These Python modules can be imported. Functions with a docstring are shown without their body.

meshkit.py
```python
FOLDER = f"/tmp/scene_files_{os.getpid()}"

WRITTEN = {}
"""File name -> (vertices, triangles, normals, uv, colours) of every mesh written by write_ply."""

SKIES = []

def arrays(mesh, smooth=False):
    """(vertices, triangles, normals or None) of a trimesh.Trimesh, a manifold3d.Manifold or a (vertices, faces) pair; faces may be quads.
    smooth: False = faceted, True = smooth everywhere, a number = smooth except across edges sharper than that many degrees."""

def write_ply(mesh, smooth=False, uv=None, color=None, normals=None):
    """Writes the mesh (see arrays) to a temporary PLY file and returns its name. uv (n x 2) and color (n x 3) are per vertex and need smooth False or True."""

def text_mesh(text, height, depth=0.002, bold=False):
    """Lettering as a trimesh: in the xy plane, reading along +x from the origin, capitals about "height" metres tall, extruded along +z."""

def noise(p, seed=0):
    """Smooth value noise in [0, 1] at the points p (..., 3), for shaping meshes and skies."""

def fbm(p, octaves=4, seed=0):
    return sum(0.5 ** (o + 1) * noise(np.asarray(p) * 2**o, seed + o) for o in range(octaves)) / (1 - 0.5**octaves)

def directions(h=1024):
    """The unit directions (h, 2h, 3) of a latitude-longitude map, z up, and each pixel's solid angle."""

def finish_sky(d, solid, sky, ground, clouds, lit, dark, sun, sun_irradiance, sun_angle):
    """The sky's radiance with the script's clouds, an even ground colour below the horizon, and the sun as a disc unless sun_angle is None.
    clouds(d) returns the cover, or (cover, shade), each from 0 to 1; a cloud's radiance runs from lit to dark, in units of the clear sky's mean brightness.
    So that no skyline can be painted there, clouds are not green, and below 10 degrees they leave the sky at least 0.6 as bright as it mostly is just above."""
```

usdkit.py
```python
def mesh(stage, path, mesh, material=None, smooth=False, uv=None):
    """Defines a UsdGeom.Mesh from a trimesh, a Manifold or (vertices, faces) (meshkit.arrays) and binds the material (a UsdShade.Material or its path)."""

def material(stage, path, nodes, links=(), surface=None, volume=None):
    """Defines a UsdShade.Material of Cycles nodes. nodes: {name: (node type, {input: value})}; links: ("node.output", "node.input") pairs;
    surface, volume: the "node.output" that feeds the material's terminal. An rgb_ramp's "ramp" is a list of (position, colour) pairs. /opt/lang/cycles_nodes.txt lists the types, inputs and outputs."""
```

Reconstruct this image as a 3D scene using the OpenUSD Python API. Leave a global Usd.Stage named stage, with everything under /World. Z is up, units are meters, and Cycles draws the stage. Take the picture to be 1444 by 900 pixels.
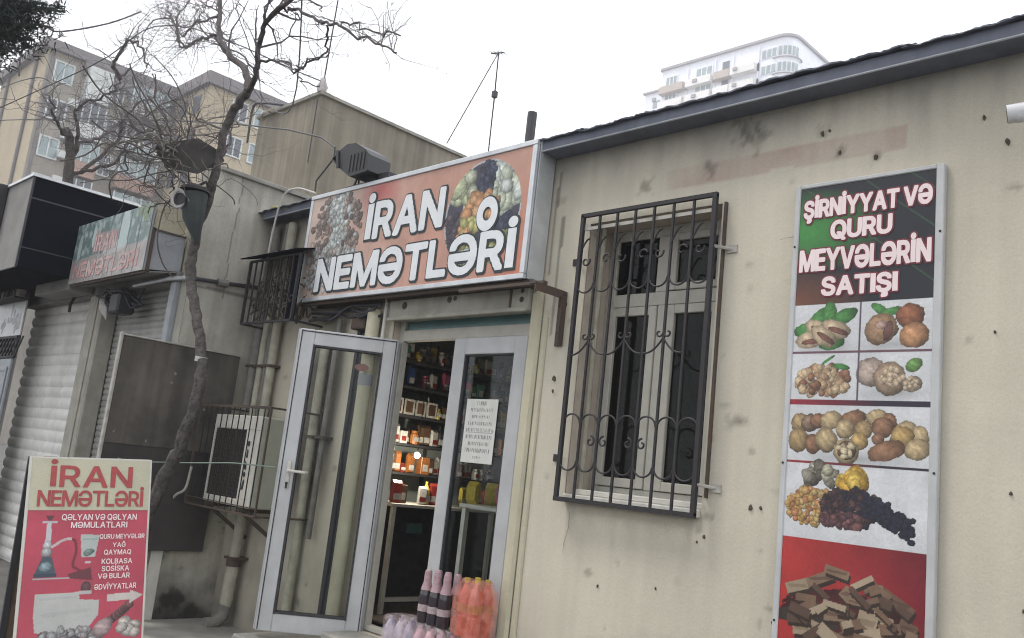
import math, random
import numpy as np, trimesh, shapely, shapely.affinity as aff
from shapely.geometry import Polygon, Point, box as sbox
from shapely.ops import unary_union
import usdkit, meshkit
from pxr import Usd, UsdGeom, UsdShade, UsdLux, Gf, Sdf, Vt

stage = Usd.Stage.CreateInMemory()
UsdGeom.SetStageUpAxis(stage, UsdGeom.Tokens.z)
UsdGeom.SetStageMetersPerUnit(stage, 1.0)
UsdGeom.Xform.Define(stage, '/World'); UsdGeom.Scope.Define(stage, '/World/Looks')
random.seed(4); RNG = np.random.default_rng(4)

# ------------------------------------------------------------------ camera, sky, sun
def camera():
    pitch, roll, yaw = [math.radians(a) for a in (10.179, 6.395, 45.327)]
    F = np.array([-math.sin(yaw)*math.cos(pitch), math.cos(yaw)*math.cos(pitch), math.sin(pitch)])
    r = np.array([math.cos(yaw), math.sin(yaw), 0]); u = np.cross(r, F)
    r2 = r*math.cos(roll)+u*math.sin(roll); u2 = -r*math.sin(roll)+u*math.cos(roll)
    m = np.eye(4); m[0, :3] = r2; m[1, :3] = u2; m[2, :3] = -F; m[3, :3] = (0, -4.2, 1.55)
    c = UsdGeom.Camera.Define(stage, '/World/camera')
    c.AddTransformOp().Set(Gf.Matrix4d(m.tolist()))
    c.CreateHorizontalApertureAttr(36.0); c.CreateVerticalApertureAttr(36.0*638/1024)
    c.CreateFocalLengthAttr(36.0*1249.345/1444)
    c.CreateClippingRangeAttr(Gf.Vec2f(0.05, 5000))
    c.CreateExposureAttr(0.72)
camera()
SUN = np.array([-0.35, -0.30, 0.88]); SUN /= np.linalg.norm(SUN)      # direction towards the sun, veiled by cloud
def sky():
    el = math.asin(SUN[2]); rot = math.atan2(SUN[0], SUN[1])
    usdkit.material(stage, '/World/Looks/sky', {
        'sky': ('sky_texture', {'sky_type': 'single_scattering', 'sun_disc': False, 'sun_elevation': el, 'sun_rotation': rot}),
        'tc': ('texture_coordinate', {}),
        'n': ('noise_texture', {'scale': 2.2, 'detail': 5.0, 'roughness': 0.55}),
        'r': ('rgb_ramp', {'ramp': [(0.25, (0.88,)*3), (0.7, (1,)*3)]}),
        'w': ('rgb_ramp', {'ramp': [(0.3, (9.4, 9.75, 10.2)), (0.75, (12.0, 12.1, 12.3))]}),
        'm': ('mix_color', {'use_clamp': False}),
        'bg': ('background_shader', {'strength': 0.10})},
        [('tc.generated', 'n.vector'), ('n.fac', 'r.fac'), ('n.fac', 'w.fac'), ('r.color', 'm.fac'), ('sky.color', 'm.a'), ('w.color', 'm.b'), ('m.result', 'bg.color')],
        surface='bg.background')
    d = UsdLux.DomeLight.Define(stage, '/World/sky')
    UsdShade.MaterialBindingAPI.Apply(d.GetPrim()).Bind(UsdShade.Material.Get(stage, '/World/Looks/sky'))
    d.GetPrim().SetCustomDataByKey('label', 'white overcast sky over the whole street'); d.GetPrim().SetCustomDataByKey('kind', 'structure')
    s = UsdLux.DistantLight.Define(stage, '/World/sun')
    z = SUN; x = np.cross([0, 0, 1], z); x /= np.linalg.norm(x); y = np.cross(z, x)
    m = np.eye(4); m[0, :3] = x; m[1, :3] = y; m[2, :3] = z
    s.AddTransformOp().Set(Gf.Matrix4d(m.tolist()))
    s.CreateIntensityAttr(0.40); s.CreateAngleAttr(14.0); s.CreateNormalizeAttr(True) if hasattr(s, 'CreateNormalizeAttr') else None
    s.CreateColorAttr(Gf.Vec3f(1.0, 0.95, 0.88))
sky()

# ------------------------------------------------------------------ materials
def mat(name, c, rough=0.7, var=0.15, scale=3.0, bump=0.0, bscale=60.0, metal=0.0, c2=None, streak=None, vc=False, island=0.0, spec=0.5, coat=0.0, grain=0.0):
    """Weathered surface: colour c varied by noise (towards c2), optional vertical streaks, optional fine relief."""
    c = np.array(c, float); d = np.array(c2, float) if c2 is not None else c*(1-2*var)
    N = {'g': ('geometry', {}), 'n': ('noise_texture', {'scale': scale, 'detail': 6.0, 'roughness': 0.62}),
         'p': ('principled_bsdf', {'roughness': rough, 'metallic': metal, 'specular_ior_level': spec, 'coat_weight': coat})}
    L = [('g.position', 'n.vector')]
    if vc:
        N['a'] = ('attribute', {'attribute': 'displayColor'})
        N['r'] = ('rgb_ramp', {'ramp': [(0.28, tuple([1-2*var]*3)), (0.68, (1, 1, 1))]})
        N['m'] = ('mix_color', {'blend_type': 'multiply', 'fac': 1.0})
        L += [('n.fac', 'r.fac'), ('a.color', 'm.a'), ('r.color', 'm.b')]
        out = 'm.result'
    else:
        N['r'] = ('rgb_ramp', {'ramp': [(0.28, tuple(d)), (0.66, tuple(c))]})
        L += [('n.fac', 'r.fac')]; out = 'r.color'
    if grain:
        N['gn'] = ('noise_texture', {'scale': 140.0, 'detail': 3.0}); N['gr'] = ('rgb_ramp', {'ramp': [(0.3, tuple([1-grain]*3)), (0.6, (1, 1, 1))]}); N['gm'] = ('mix_color', {'blend_type': 'multiply', 'fac': 1.0})
        L += [('g.position', 'gn.vector'), ('gn.fac', 'gr.fac'), (out, 'gm.a'), ('gr.color', 'gm.b')]; out = 'gm.result'
    if streak:
        N['mp'] = ('mapping', {'scale': (7.0, 7.0, 0.35)}); N['sn'] = ('noise_texture', {'scale': 1.6, 'detail': 5.0})
        N['sr'] = ('rgb_ramp', {'ramp': [(0.38, tuple([1-streak]*3)), (0.62, (1, 1, 1))]})
        N['sm'] = ('mix_color', {'blend_type': 'multiply', 'fac': 1.0})
        L += [('g.position', 'mp.vector'), ('mp.vector', 'sn.vector'), ('sn.fac', 'sr.fac'), (out, 'sm.a'), ('sr.color', 'sm.b')]; out = 'sm.result'
    if island:
        N['oi'] = ('object_info', {}); N['ir'] = ('rgb_ramp', {'ramp': [(0, tuple([1-island]*3)), (1, (1, 1, 1))]})
        N['im'] = ('mix_color', {'blend_type': 'multiply', 'fac': 1.0})
        L += [('oi.random', 'ir.fac'), (out, 'im.a'), ('ir.color', 'im.b')]; out = 'im.result'
    L.append((out, 'p.base_color'))
    if bump:
        N['bn'] = ('noise_texture', {'scale': bscale, 'detail': 4.0}); N['b'] = ('bump', {'strength': 0.6, 'distance': bump})
        L += [('g.position', 'bn.vector'), ('bn.fac', 'b.height'), ('b.normal', 'p.normal')]
    return usdkit.material(stage, '/World/Looks/'+name, N, L, surface='p.BSDF')

M = {}
def mk(name, *a, **k): M[name] = mat(name, *a, **k)
mk('plaster_vc', (1, 1, 1), rough=0.9, var=0.05, scale=1.7, bump=0.0016, bscale=55, vc=True, streak=0.06, spec=0.2, grain=0.09)
mk('plaster', (0.47, 0.44, 0.33), rough=0.9, var=0.12, bump=0.004, spec=0.2)
mk('reveal', (0.48, 0.42, 0.35), rough=0.85, var=0.12, scale=6, spec=0.3)
mk('print', (1, 1, 1), rough=0.36, var=0.08, scale=6, vc=True, spec=0.45, streak=0.06, grain=0.10)
mk('left_plaster_vc', (1, 1, 1), rough=0.92, var=0.14, scale=2.2, bump=0.006, bscale=45, vc=True, streak=0.16, spec=0.2, grain=0.22)
mk('concrete', (0.30, 0.29, 0.26), rough=0.9, var=0.2, scale=4, bump=0.004)
mk('asphalt', (0.10, 0.098, 0.092), rough=0.92, var=0.22, scale=2, bump=0.006, bscale=90)
mk('upvc', (0.45, 0.455, 0.46), rough=0.38, var=0.09, scale=5, streak=0.08)
mk('upvc_cream', (0.40, 0.385, 0.335), rough=0.5, var=0.12, scale=5)  # cream tone, darker than the white door leaves
mk('gasket', (0.03, 0.03, 0.035), rough=0.7)
mk('white_paint', (0.55, 0.53, 0.48), rough=0.55, var=0.12, scale=7)
mk('aluminium', (0.58, 0.60, 0.62), rough=0.38, var=0.12, metal=0.6, scale=6)
mk('sheet_grey', (0.33, 0.345, 0.37), rough=0.55, var=0.14, scale=3, streak=0.1)
mk('roof_slate', (0.12, 0.132, 0.165), rough=0.85, var=0.2, scale=5, bump=0.003)
mk('fascia', (0.135, 0.150, 0.195), rough=0.6, var=0.16, scale=3, streak=0.12)
mk('iron', (0.016, 0.017, 0.022), rough=0.6, var=0.3, scale=20, c2=(0.028, 0.022, 0.020), spec=0.35)
mk('iron_rust', (0.05, 0.042, 0.038), rough=0.75, var=0.3, scale=14, c2=(0.085, 0.05, 0.03))
mk('pale_iron', (0.40, 0.38, 0.34), rough=0.7, var=0.2, scale=14)
mk('black_plastic', (0.018, 0.018, 0.021), rough=0.5)
mk('lens_glass', (0.03, 0.035, 0.04), rough=0.08)
mk('text_white', (0.66, 0.68, 0.70), rough=0.45, var=0.06, scale=12)
mk('text_dark', (0.018, 0.028, 0.032), rough=0.5)
mk('text_pink', (0.72, 0.60, 0.60), rough=0.45, var=0.05)
mk('text_darkred', (0.16, 0.016, 0.03), rough=0.5)
mk('text_red', (0.36, 0.05, 0.05), rough=0.5, var=0.15, scale=30)
mk('shutter', (0.66, 0.645, 0.62), rough=0.5, var=0.10, scale=4, streak=0.10)
mk('shutter_dark', (0.34, 0.335, 0.32), rough=0.5, var=0.14, scale=5, streak=0.14)
mk('post', (0.36, 0.345, 0.29), rough=0.7, var=0.16, scale=5, streak=0.15)
mk('navy', (0.007, 0.0085, 0.015), rough=0.9, var=0.25, scale=2, spec=0.02)
mk('board_brown', (0.135, 0.118, 0.102), rough=0.85, var=0.33, scale=2.2, bump=0.003, bscale=25, streak=0.3, grain=0.2)
mk('board_dark', (0.040, 0.034, 0.031), rough=0.75, var=0.22, scale=3.5, bump=0.002, bscale=25)
mk('plywood', (0.17, 0.12, 0.085), rough=0.75, var=0.2, scale=8, streak=0.2)
mk('bark', (0.115, 0.098, 0.094), rough=0.95, var=0.38, scale=26, bump=0.03, bscale=48, grain=0.35)
mk('twig', (0.15, 0.135, 0.145), rough=0.9, var=0.25, scale=18)
mk('pipe_beige', (0.40, 0.38, 0.30), rough=0.65, var=0.2, scale=8, streak=0.1)
mk('pipe_grey', (0.20, 0.19, 0.17), rough=0.65, var=0.25, scale=8)
mk('pipe_yellow', (0.34, 0.32, 0.09), rough=0.6, var=0.2, scale=12)
mk('cable_white', (0.55, 0.54, 0.5), rough=0.6)
mk('cable_dark', (0.032, 0.032, 0.038), rough=0.6)
mk('green_cord', (0.20, 0.27, 0.22), rough=0.6)
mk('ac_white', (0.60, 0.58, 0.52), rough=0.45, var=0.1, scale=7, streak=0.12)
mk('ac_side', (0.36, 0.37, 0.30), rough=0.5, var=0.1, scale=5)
mk('ac_dark', (0.020, 0.019, 0.018), rough=0.7)
mk('teal_glass', (0.10, 0.20, 0.20), rough=0.25, var=0.08)
mk('interior', (0.25, 0.28, 0.275), rough=0.8, var=0.1)
mk('interior_floor', (0.16, 0.13, 0.11), rough=0.5, var=0.15)
mk('curtain', (0.10, 0.12, 0.09), rough=0.9, var=0.2, scale=9)
mk('apt_tan', (0.42, 0.35, 0.24), rough=0.9, var=0.12, scale=0.35, streak=0.08)
mk('apt_grey', (0.31, 0.28, 0.235), rough=0.9, var=0.15, scale=0.4, streak=0.12)
mk('apt_roof', (0.17, 0.155, 0.16), rough=0.8, var=0.15, scale=0.8)
mk('apt_white', (0.58, 0.60, 0.58), rough=0.7, var=0.14, scale=0.9)
mk('apt_brick', (0.36, 0.24, 0.19), rough=0.9, var=0.15, scale=0.9)
mk('win_dark', (0.09, 0.10, 0.12), rough=0.18)
mk('win_pale', (0.28, 0.35, 0.36), rough=0.2, var=0.2, scale=0.8)
mk('mid_wall', (0.25, 0.222, 0.175), rough=0.9, var=0.18, scale=0.9, streak=0.24, bump=0.006, bscale=12)
mk('tower_white', (0.72, 0.73, 0.78), rough=0.8, var=0.06, scale=0.2)
mk('tower_cream', (0.72, 0.70, 0.68), rough=0.8, var=0.06, scale=0.2)
mk('tower_tan', (0.46, 0.39, 0.34), rough=0.8)
mk('tower_edge', (0.33, 0.31, 0.33), rough=0.8)
mk('bottle_dark', (0.022, 0.016, 0.020), rough=0.12, coat=0.5)
mk('cap_pink', (0.36, 0.25, 0.265), rough=0.35, var=0.3, scale=45, c2=(0.25, 0.14, 0.17), bump=0.006, bscale=60)
mk('label_pink', (0.42, 0.33, 0.34), rough=0.5, var=0.25, scale=45)
mk('orange_drink', (0.46, 0.06, 0.03), rough=0.15, var=0.15, scale=18, coat=0.6)
mk('pack_pink', (0.50, 0.20, 0.23), rough=0.3, var=0.3, scale=16, c2=(0.30, 0.26, 0.34), coat=0.6)
mk('pack_blue', (0.22, 0.22, 0.30), rough=0.25, var=0.3, scale=16, c2=(0.48, 0.38, 0.44), coat=0.6)
mk('needles', (0.018, 0.030, 0.024), rough=0.8, var=0.3, scale=3, island=0.4)
mk('lantern_green', (0.032, 0.040, 0.042), rough=0.6, var=0.2, scale=10)
mk('canopy', (0.030, 0.026, 0.025), rough=0.85, var=0.3, scale=9, bump=0.01, bscale=20)
mk('nest', (0.10, 0.085, 0.075), rough=0.95, var=0.3, scale=30)
mk('pale_cloth', (0.45, 0.43, 0.42), rough=0.9, var=0.15, scale=20)
mk('paper', (0.62, 0.62, 0.58), rough=0.8, var=0.05)
mk('blue_door', (0.30, 0.325, 0.345), rough=0.5, var=0.15, scale=5, streak=0.1)
mk('shop_grey', (0.22, 0.215, 0.205), rough=0.8, var=0.15, scale=3)
mk('sign_violet', (0.34, 0.25, 0.31), rough=0.5, var=0.2, scale=6)
mk('cctv_white', (0.52, 0.53, 0.54), rough=0.35, var=0.05)
mk('chip', (0.085, 0.068, 0.052), rough=1.0, var=0.3, scale=60)
GOODS = {'red': (0.30, 0.035, 0.03), 'dark': (0.03, 0.03, 0.04), 'white': (0.55, 0.54, 0.52), 'yellow': (0.55, 0.42, 0.06), 'orange': (0.45, 0.16, 0.04), 'blue': (0.04, 0.08, 0.25),
         'green': (0.10, 0.20, 0.08), 'brown': (0.13, 0.075, 0.045), 'pink': (0.55, 0.12, 0.24), 'teal': (0.10, 0.24, 0.24), 'grey': (0.22, 0.22, 0.24)}
for k, c in GOODS.items(): mk('goods_'+k, c, rough=0.35, var=0.22, scale=40, island=0.35)

mk('sticker_dull', (0.17, 0.085, 0.07), rough=0.5, var=0.2, scale=30)
mk('fat_pipe', (0.50, 0.47, 0.35), rough=0.6, var=0.12, scale=5, streak=0.1)
def glass(name, tint=(0.86, 0.9, 0.9), ior=1.5, mixin=0.0):
    N = {'f': ('fresnel', {'IOR': ior}), 't': ('transparent_bsdf', {'color': tint}), 'g': ('glossy_bsdf', {'color': (0.95,)*3, 'roughness': 0.02}), 'm': ('mix_closure', {})}
    M[name] = usdkit.material(stage, '/World/Looks/'+name, N, [('f.fac', 'm.fac'), ('t.BSDF', 'm.closure1'), ('g.BSDF', 'm.closure2')], surface='m.closure')
glass('pane', (0.94, 0.95, 0.94), 1.17); glass('pane_dark', (0.35, 0.37, 0.36), 1.24); glass('pane_clear', (0.90, 0.93, 0.92), 1.20)
def film(name='film', base=(0.62, 0.52, 0.52), lo=.04, hi=.34):
    N = {'t': ('transparent_bsdf', {'color': (0.93,)*3}), 'g': ('principled_bsdf', {'base_color': base, 'roughness': 0.25}), 'geo': ('geometry', {}),
         'n': ('noise_texture', {'scale': 14.0, 'detail': 4.0}), 'r': ('rgb_ramp', {'ramp': [(0.42, (lo,)*3), (0.70, (hi,)*3)]}), 'm': ('mix_closure', {})}
    M[name] = usdkit.material(stage, '/World/Looks/'+name, N, [('geo.position', 'n.vector'), ('n.fac', 'r.fac'), ('r.color', 'm.fac'), ('t.BSDF', 'm.closure1'), ('g.BSDF', 'm.closure2')], surface='m.closure')
film(); film('film_red', (0.50, 0.20, 0.15), .15, .60)

# ------------------------------------------------------------------ mesh helpers
cat = trimesh.util.concatenate
def box(x0, x1, y0, y1, z0, z1, b=0.0):
    x0, x1 = sorted((x0, x1)); y0, y1 = sorted((y0, y1)); z0, z1 = sorted((z0, z1))
    if not b:
        m = trimesh.creation.box([x1-x0, y1-y0, z1-z0]); m.apply_translation([(x0+x1)/2, (y0+y1)/2, (z0+z1)/2]); return m
    b = min(b, (x1-x0)*.45, (y1-y0)*.45, (z1-z0)*.45); P = []
    for x, sx in ((x0, 1), (x1, -1)):
        for y, sy in ((y0, 1), (y1, -1)):
            for z, sz in ((z0, 1), (z1, -1)):
                P += [(x, y+sy*b, z+sz*b), (x+sx*b, y, z+sz*b), (x+sx*b, y+sy*b, z)]
    return trimesh.convex.convex_hull(np.array(P))
def hull(P): return trimesh.convex.convex_hull(np.array(P, float))
def tube(P, r, n=8, closed=False):
    P = np.array(P, float); k = len(P); r = np.broadcast_to(np.asarray(r, float), (k,)) if np.ndim(r) else np.full(k, r)
    T = np.gradient(P, axis=0) if not closed else np.roll(P, -1, 0)-np.roll(P, 1, 0)
    T /= np.maximum(np.linalg.norm(T, axis=1), 1e-9)[:, None]
    a = np.array([0, 0, 1.0]) if abs(T[0][2]) < .9 else np.array([1.0, 0, 0])
    U = np.cross(T[0], a); U /= np.linalg.norm(U); ring = []
    ang = np.arange(n)/n*2*np.pi
    for i in range(k):
        U = U-T[i]*(U@T[i]); U /= max(np.linalg.norm(U), 1e-9); W = np.cross(T[i], U)
        ring.append(P[i]+r[i]*(np.cos(ang)[:, None]*U+np.sin(ang)[:, None]*W))
    V = np.vstack(ring); F = []
    idx = np.arange(n); nxt = (idx+1) % n
    for i in range(k if closed else k-1):
        j = (i+1) % k
        F += [np.c_[i*n+idx, i*n+nxt, j*n+nxt], np.c_[i*n+idx, j*n+nxt, j*n+idx]]
    if not closed:
        c0, c1 = len(V), len(V)+1; V = np.vstack([V, P[0], P[-1]])
        F += [np.c_[nxt, idx, np.full(n, c0)], np.c_[(k-1)*n+idx, (k-1)*n+nxt, np.full(n, c1)]]
    return trimesh.Trimesh(V, np.vstack(F), process=False)
def bar(p0, p1, w, h=None, up=(0, 0, 1)):
    p0, p1 = np.array(p0, float), np.array(p1, float); h = h or w; t = p1-p0; L = np.linalg.norm(t); t /= L
    up = np.array(up, float)
    if abs(t@up) > .95: up = np.array([0, 1.0, 0])
    s = np.cross(t, up); s /= np.linalg.norm(s); v = np.cross(s, t)
    m = trimesh.creation.box([1, 1, 1]); A = np.eye(4); A[:3, 0] = s*w; A[:3, 1] = t*L; A[:3, 2] = v*h; A[:3, 3] = (p0+p1)/2
    m.apply_transform(A); return m
def lathe(prof, n=14):
    return trimesh.creation.revolve(np.array(prof, float), sections=n)
def smoothpath(P, k=4, jit=0.0, rng=RNG):
    """Catmull-Rom through P with a little irregularity."""
    P = np.array(P, float); Q = np.vstack([2*P[0]-P[1], P, 2*P[-1]-P[-2]]); out = []
    for i in range(1, len(Q)-2):
        for t in np.arange(k)/k:
            a, b, c, d = Q[i-1:i+3]
            out.append(.5*((2*b)+(c-a)*t+(2*a-5*b+4*c-d)*t*t+(-a+3*b-3*c+d)*t**3))
    out.append(P[-1]); out = np.array(out)
    if jit: out[1:-1] += rng.normal(0, jit, (len(out)-2, 3))
    return out

# ------------------------------------------------------------------ prims
USED = {}
def numbered(parent, name):
    k = USED.get((parent, name), 0); USED[(parent, name)] = k+1
    return f'{parent}/{name}' if k == 0 else f'{parent}/{name}_{k:03d}'
def setcd(path, **k):
    p = stage.GetPrimAtPath(path)
    for a, b in k.items():
        if b: p.SetCustomDataByKey(a, b)
class T:
    """A thing: an Xform at its base; .add() gives it parts (world coordinates in, local coordinates stored)."""
    def __init__(s, name, label, category=None, loc=(0, 0, 0), group=None, kind=None):
        s.path = numbered('/World', name); s.loc = np.array(loc, float)
        x = UsdGeom.Xform.Define(stage, s.path); x.AddTranslateOp().Set(Gf.Vec3d(*map(float, loc)))
        setcd(s.path, label=label, category=category, group=group, kind=kind)
    def add(s, name, mesh, m, parent=None, smooth=False, label=None, kind=None, color=None):
        p = numbered(parent or s.path, name)
        if isinstance(mesh, list): mesh = cat(mesh)
        mesh = mesh.copy(); mesh.apply_translation(-s.loc)
        g = usdkit.mesh(stage, p, mesh, M[m] if isinstance(m, str) else m, smooth=smooth)
        if color is not None:
            UsdGeom.PrimvarsAPI(g).CreatePrimvar('displayColor', Sdf.ValueTypeNames.Color3fArray, 'vertex').Set(Vt.Vec3fArray.FromNumpy(np.asarray(color, np.float32)))
        setcd(p, label=label, kind=kind)
        return p
def one(name, mesh, m, label=None, category=None, group=None, kind=None, smooth=False):
    p = numbered('/World', name)
    if isinstance(mesh, list): mesh = cat(mesh)
    usdkit.mesh(stage, p, mesh, M[m], smooth=smooth); setcd(p, label=label, category=category, group=group, kind=kind)
    return p
def dup(t, loc, label, rz=0.0, group=None, scale=None):
    src = stage.GetPrimAtPath(t.path); cd = dict(src.GetCustomData())
    p = numbered('/World', t.path.split('/')[-1]); x = UsdGeom.Xform.Define(stage, p)
    x.GetPrim().GetReferences().AddInternalReference(t.path)
    x.ClearXformOpOrder(); x.AddTranslateOp(opSuffix='at').Set(Gf.Vec3d(*map(float, loc))); x.AddRotateZOp(opSuffix='turn').Set(float(rz))
    if scale: x.AddScaleOp(opSuffix='size').Set(Gf.Vec3f(*scale))
    x.GetPrim().SetInstanceable(True)
    setcd(p, label=label, category=cd.get('category'), group=group or cd.get('group'))
    return p

# ------------------------------------------------------------------ lettering and printed pictures
_tc = {}
def glyph(c, bold):
    if (c, bold) not in _tc:
        if c in 'Iİ':
            P = sbox(0, 0, .215 if bold else .16, 1.0)
            if c == 'İ': P = P.union(Point(.1075 if bold else .08, 1.2).buffer(.125 if bold else .1))
            P = aff.translate(P, -P.bounds[0], 0)
        else:
            m = meshkit.text_mesh(c, 1.0, 0.01, bold=bold); top = m.triangles[m.face_normals[:, 2] > .9]
            P = unary_union([Polygon(t[:, :2]).buffer(1e-4) for t in top]); P = aff.translate(P, -P.bounds[0], 0)
        _tc[(c, bold)] = P
    return _tc[(c, bold)]
def text_poly(s, h, width=None, bold=True, gap=.10):
    x, out = 0.0, []
    for c in s:
        if c == ' ': x += .30; continue
        g_ = glyph(c, bold); out.append(aff.translate(g_, x, 0)); x += g_.bounds[2]+gap
    P = unary_union(out)
    return aff.scale(P, (width/P.bounds[2]) if width else h, h, origin=(0, 0))
def lay(P, O, ux, uy, off=0.0, th=0.001):
    """Shapely polygon in (u, v) laid on the plane O, ux, uy, off metres in front of it."""
    ux, uy = np.array(ux, float), np.array(uy, float); n = np.cross(ux, uy)
    ms = [trimesh.creation.extrude_polygon(g, th, engine='earcut') for g in getattr(P, 'geoms', [P]) if g.area > 1e-8]
    m = cat(ms); A = np.eye(4); A[:3, 0] = ux; A[:3, 1] = uy; A[:3, 2] = n; A[:3, 3] = np.array(O)+n*off
    m.apply_transform(A); return m
class Print:
    """A printed picture as a fine grid of coloured points; coordinates in metres from its lower left corner."""
    def __init__(s, w, h, res, bg):
        s.nx, s.ny = int(w/res)+1, int(h/res)+1; s.w, s.h = w, h
        s.X, s.Y = np.meshgrid(np.linspace(0, w, s.nx), np.linspace(0, h, s.ny)); s.C = np.zeros(s.X.shape+(3,)); s.C[:] = bg
    skin = wob = None
    def noise(s, sc, seed=0): return meshkit.fbm(np.stack([s.X*sc, s.Y*sc, np.full_like(s.X, seed*7.3)], -1), 3, seed)
    def put(s, mask, c): s.C[mask] = (np.broadcast_to(c, s.C.shape)[mask] if np.ndim(c) > 1 else c)
    def rect(s, x0, x1, y0, y1, c): s.put((s.X >= x0) & (s.X <= x1) & (s.Y >= y0) & (s.Y <= y1), np.array(c))
    def poly(s, pts, c): s.put(shapely.contains_xy(Polygon(pts), s.X, s.Y), np.array(c))
    def egg(s, cx, cy, rx, ry, a, c, dark=0.35, hi=0.3, clip=None):
        ca, sa = math.cos(a), math.sin(a); dx, dy = s.X-cx, s.Y-cy; u, v = (dx*ca+dy*sa)/rx, (-dx*sa+dy*ca)/ry
        if s.wob is None: s.wob = s.noise(26, 11); s.wob2 = s.noise(75, 12)
        d = np.hypot(u, v)*(1+.34*(s.wob-.5)+.22*(s.wob2-.5)); m = d < 1
        if clip is not None: m &= clip
        l = np.hypot((dx+.3*rx)/max(rx, ry), (dy-.35*ry)/max(rx, ry)); k = np.clip(1.15+hi-l*(1-dark+hi*.6), dark, 1.5)*(1-.45*d**4)*(1+.15*np.sin(8*u+14*s.wob+5*v))
        if s.skin is None: s.skin = (.66+.68*s.noise(60, 5))*(.75+.5*s.noise(170, 6))
        s.C[m] = np.clip(np.array(c)*(k*s.skin)[m][:, None], 0, .8)
    def ring(s, cx, cy, r0, r1, c): d = np.hypot(s.X-cx, s.Y-cy); s.put((d < r1) & (d > r0), np.array(c))
    def pile(s, rng, n, cx, cy, rx, ry, size, pal, asp=(1, 1.7), fn=None, clip=None, dark=.35):
        for i in range(n):
            while True:
                a, b = rng.uniform(-1, 1, 2)
                if a*a+b*b < 1: break
            x, y = cx+a*rx, cy+b*ry; c = fn(x, y) if fn else pal[rng.integers(len(pal))]
            q = size*rng.uniform(.75, 1.25); s.egg(x, y, q*rng.uniform(*asp), q, rng.uniform(0, 3.14), np.array(c)*rng.uniform(.75, 1.2), dark=dark, clip=clip)
    def mesh(s, O, ux, uy, off=0.0):
        ux, uy = np.array(ux, float), np.array(uy, float); n = np.cross(ux, uy)
        V = np.array(O)+n*off+s.X.reshape(-1, 1)*ux+s.Y.reshape(-1, 1)*uy
        i = np.arange(s.nx*s.ny).reshape(s.ny, s.nx); a, b, c, d = i[:-1, :-1].ravel(), i[:-1, 1:].ravel(), i[1:, 1:].ravel(), i[1:, :-1].ravel()
        return trimesh.Trimesh(V, np.vstack([np.c_[a, b, c], np.c_[a, c, d]]), process=False), s.C.reshape(-1, 3)
UX, UZ = (1, 0, 0), (0, 0, 1)

# ================================================================== GROUND
g = T('ground', 'dark worn asphalt ground of the street', kind='structure')
gx = np.concatenate([[-400, -300, -120, -60, -30], np.linspace(-16, 6, 60), [20, 60, 200, 300]]); gy = np.concatenate([[-300, -150, -60, -20], np.linspace(-8, 2, 30), [10, 40, 120, 250, 400]])
GX, GY = np.meshgrid(gx, gy); i = np.arange(GX.size).reshape(GX.shape); a, b, c, d = i[:-1, :-1].ravel(), i[:-1, 1:].ravel(), i[1:, 1:].ravel(), i[1:, :-1].ravel()
g.add('surface', trimesh.Trimesh(np.c_[GX.ravel(), GY.ravel(), np.zeros(GX.size)], np.vstack([np.c_[a, b, c], np.c_[a, c, d]]), process=False), 'asphalt')
p = T('pavement', 'light grey concrete strip along the foot of the shop walls', kind='structure')
p.add('slab', box(-7.66, 4, -1.1, -0.004, 0.004, 0.03, .006), 'concrete')
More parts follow.
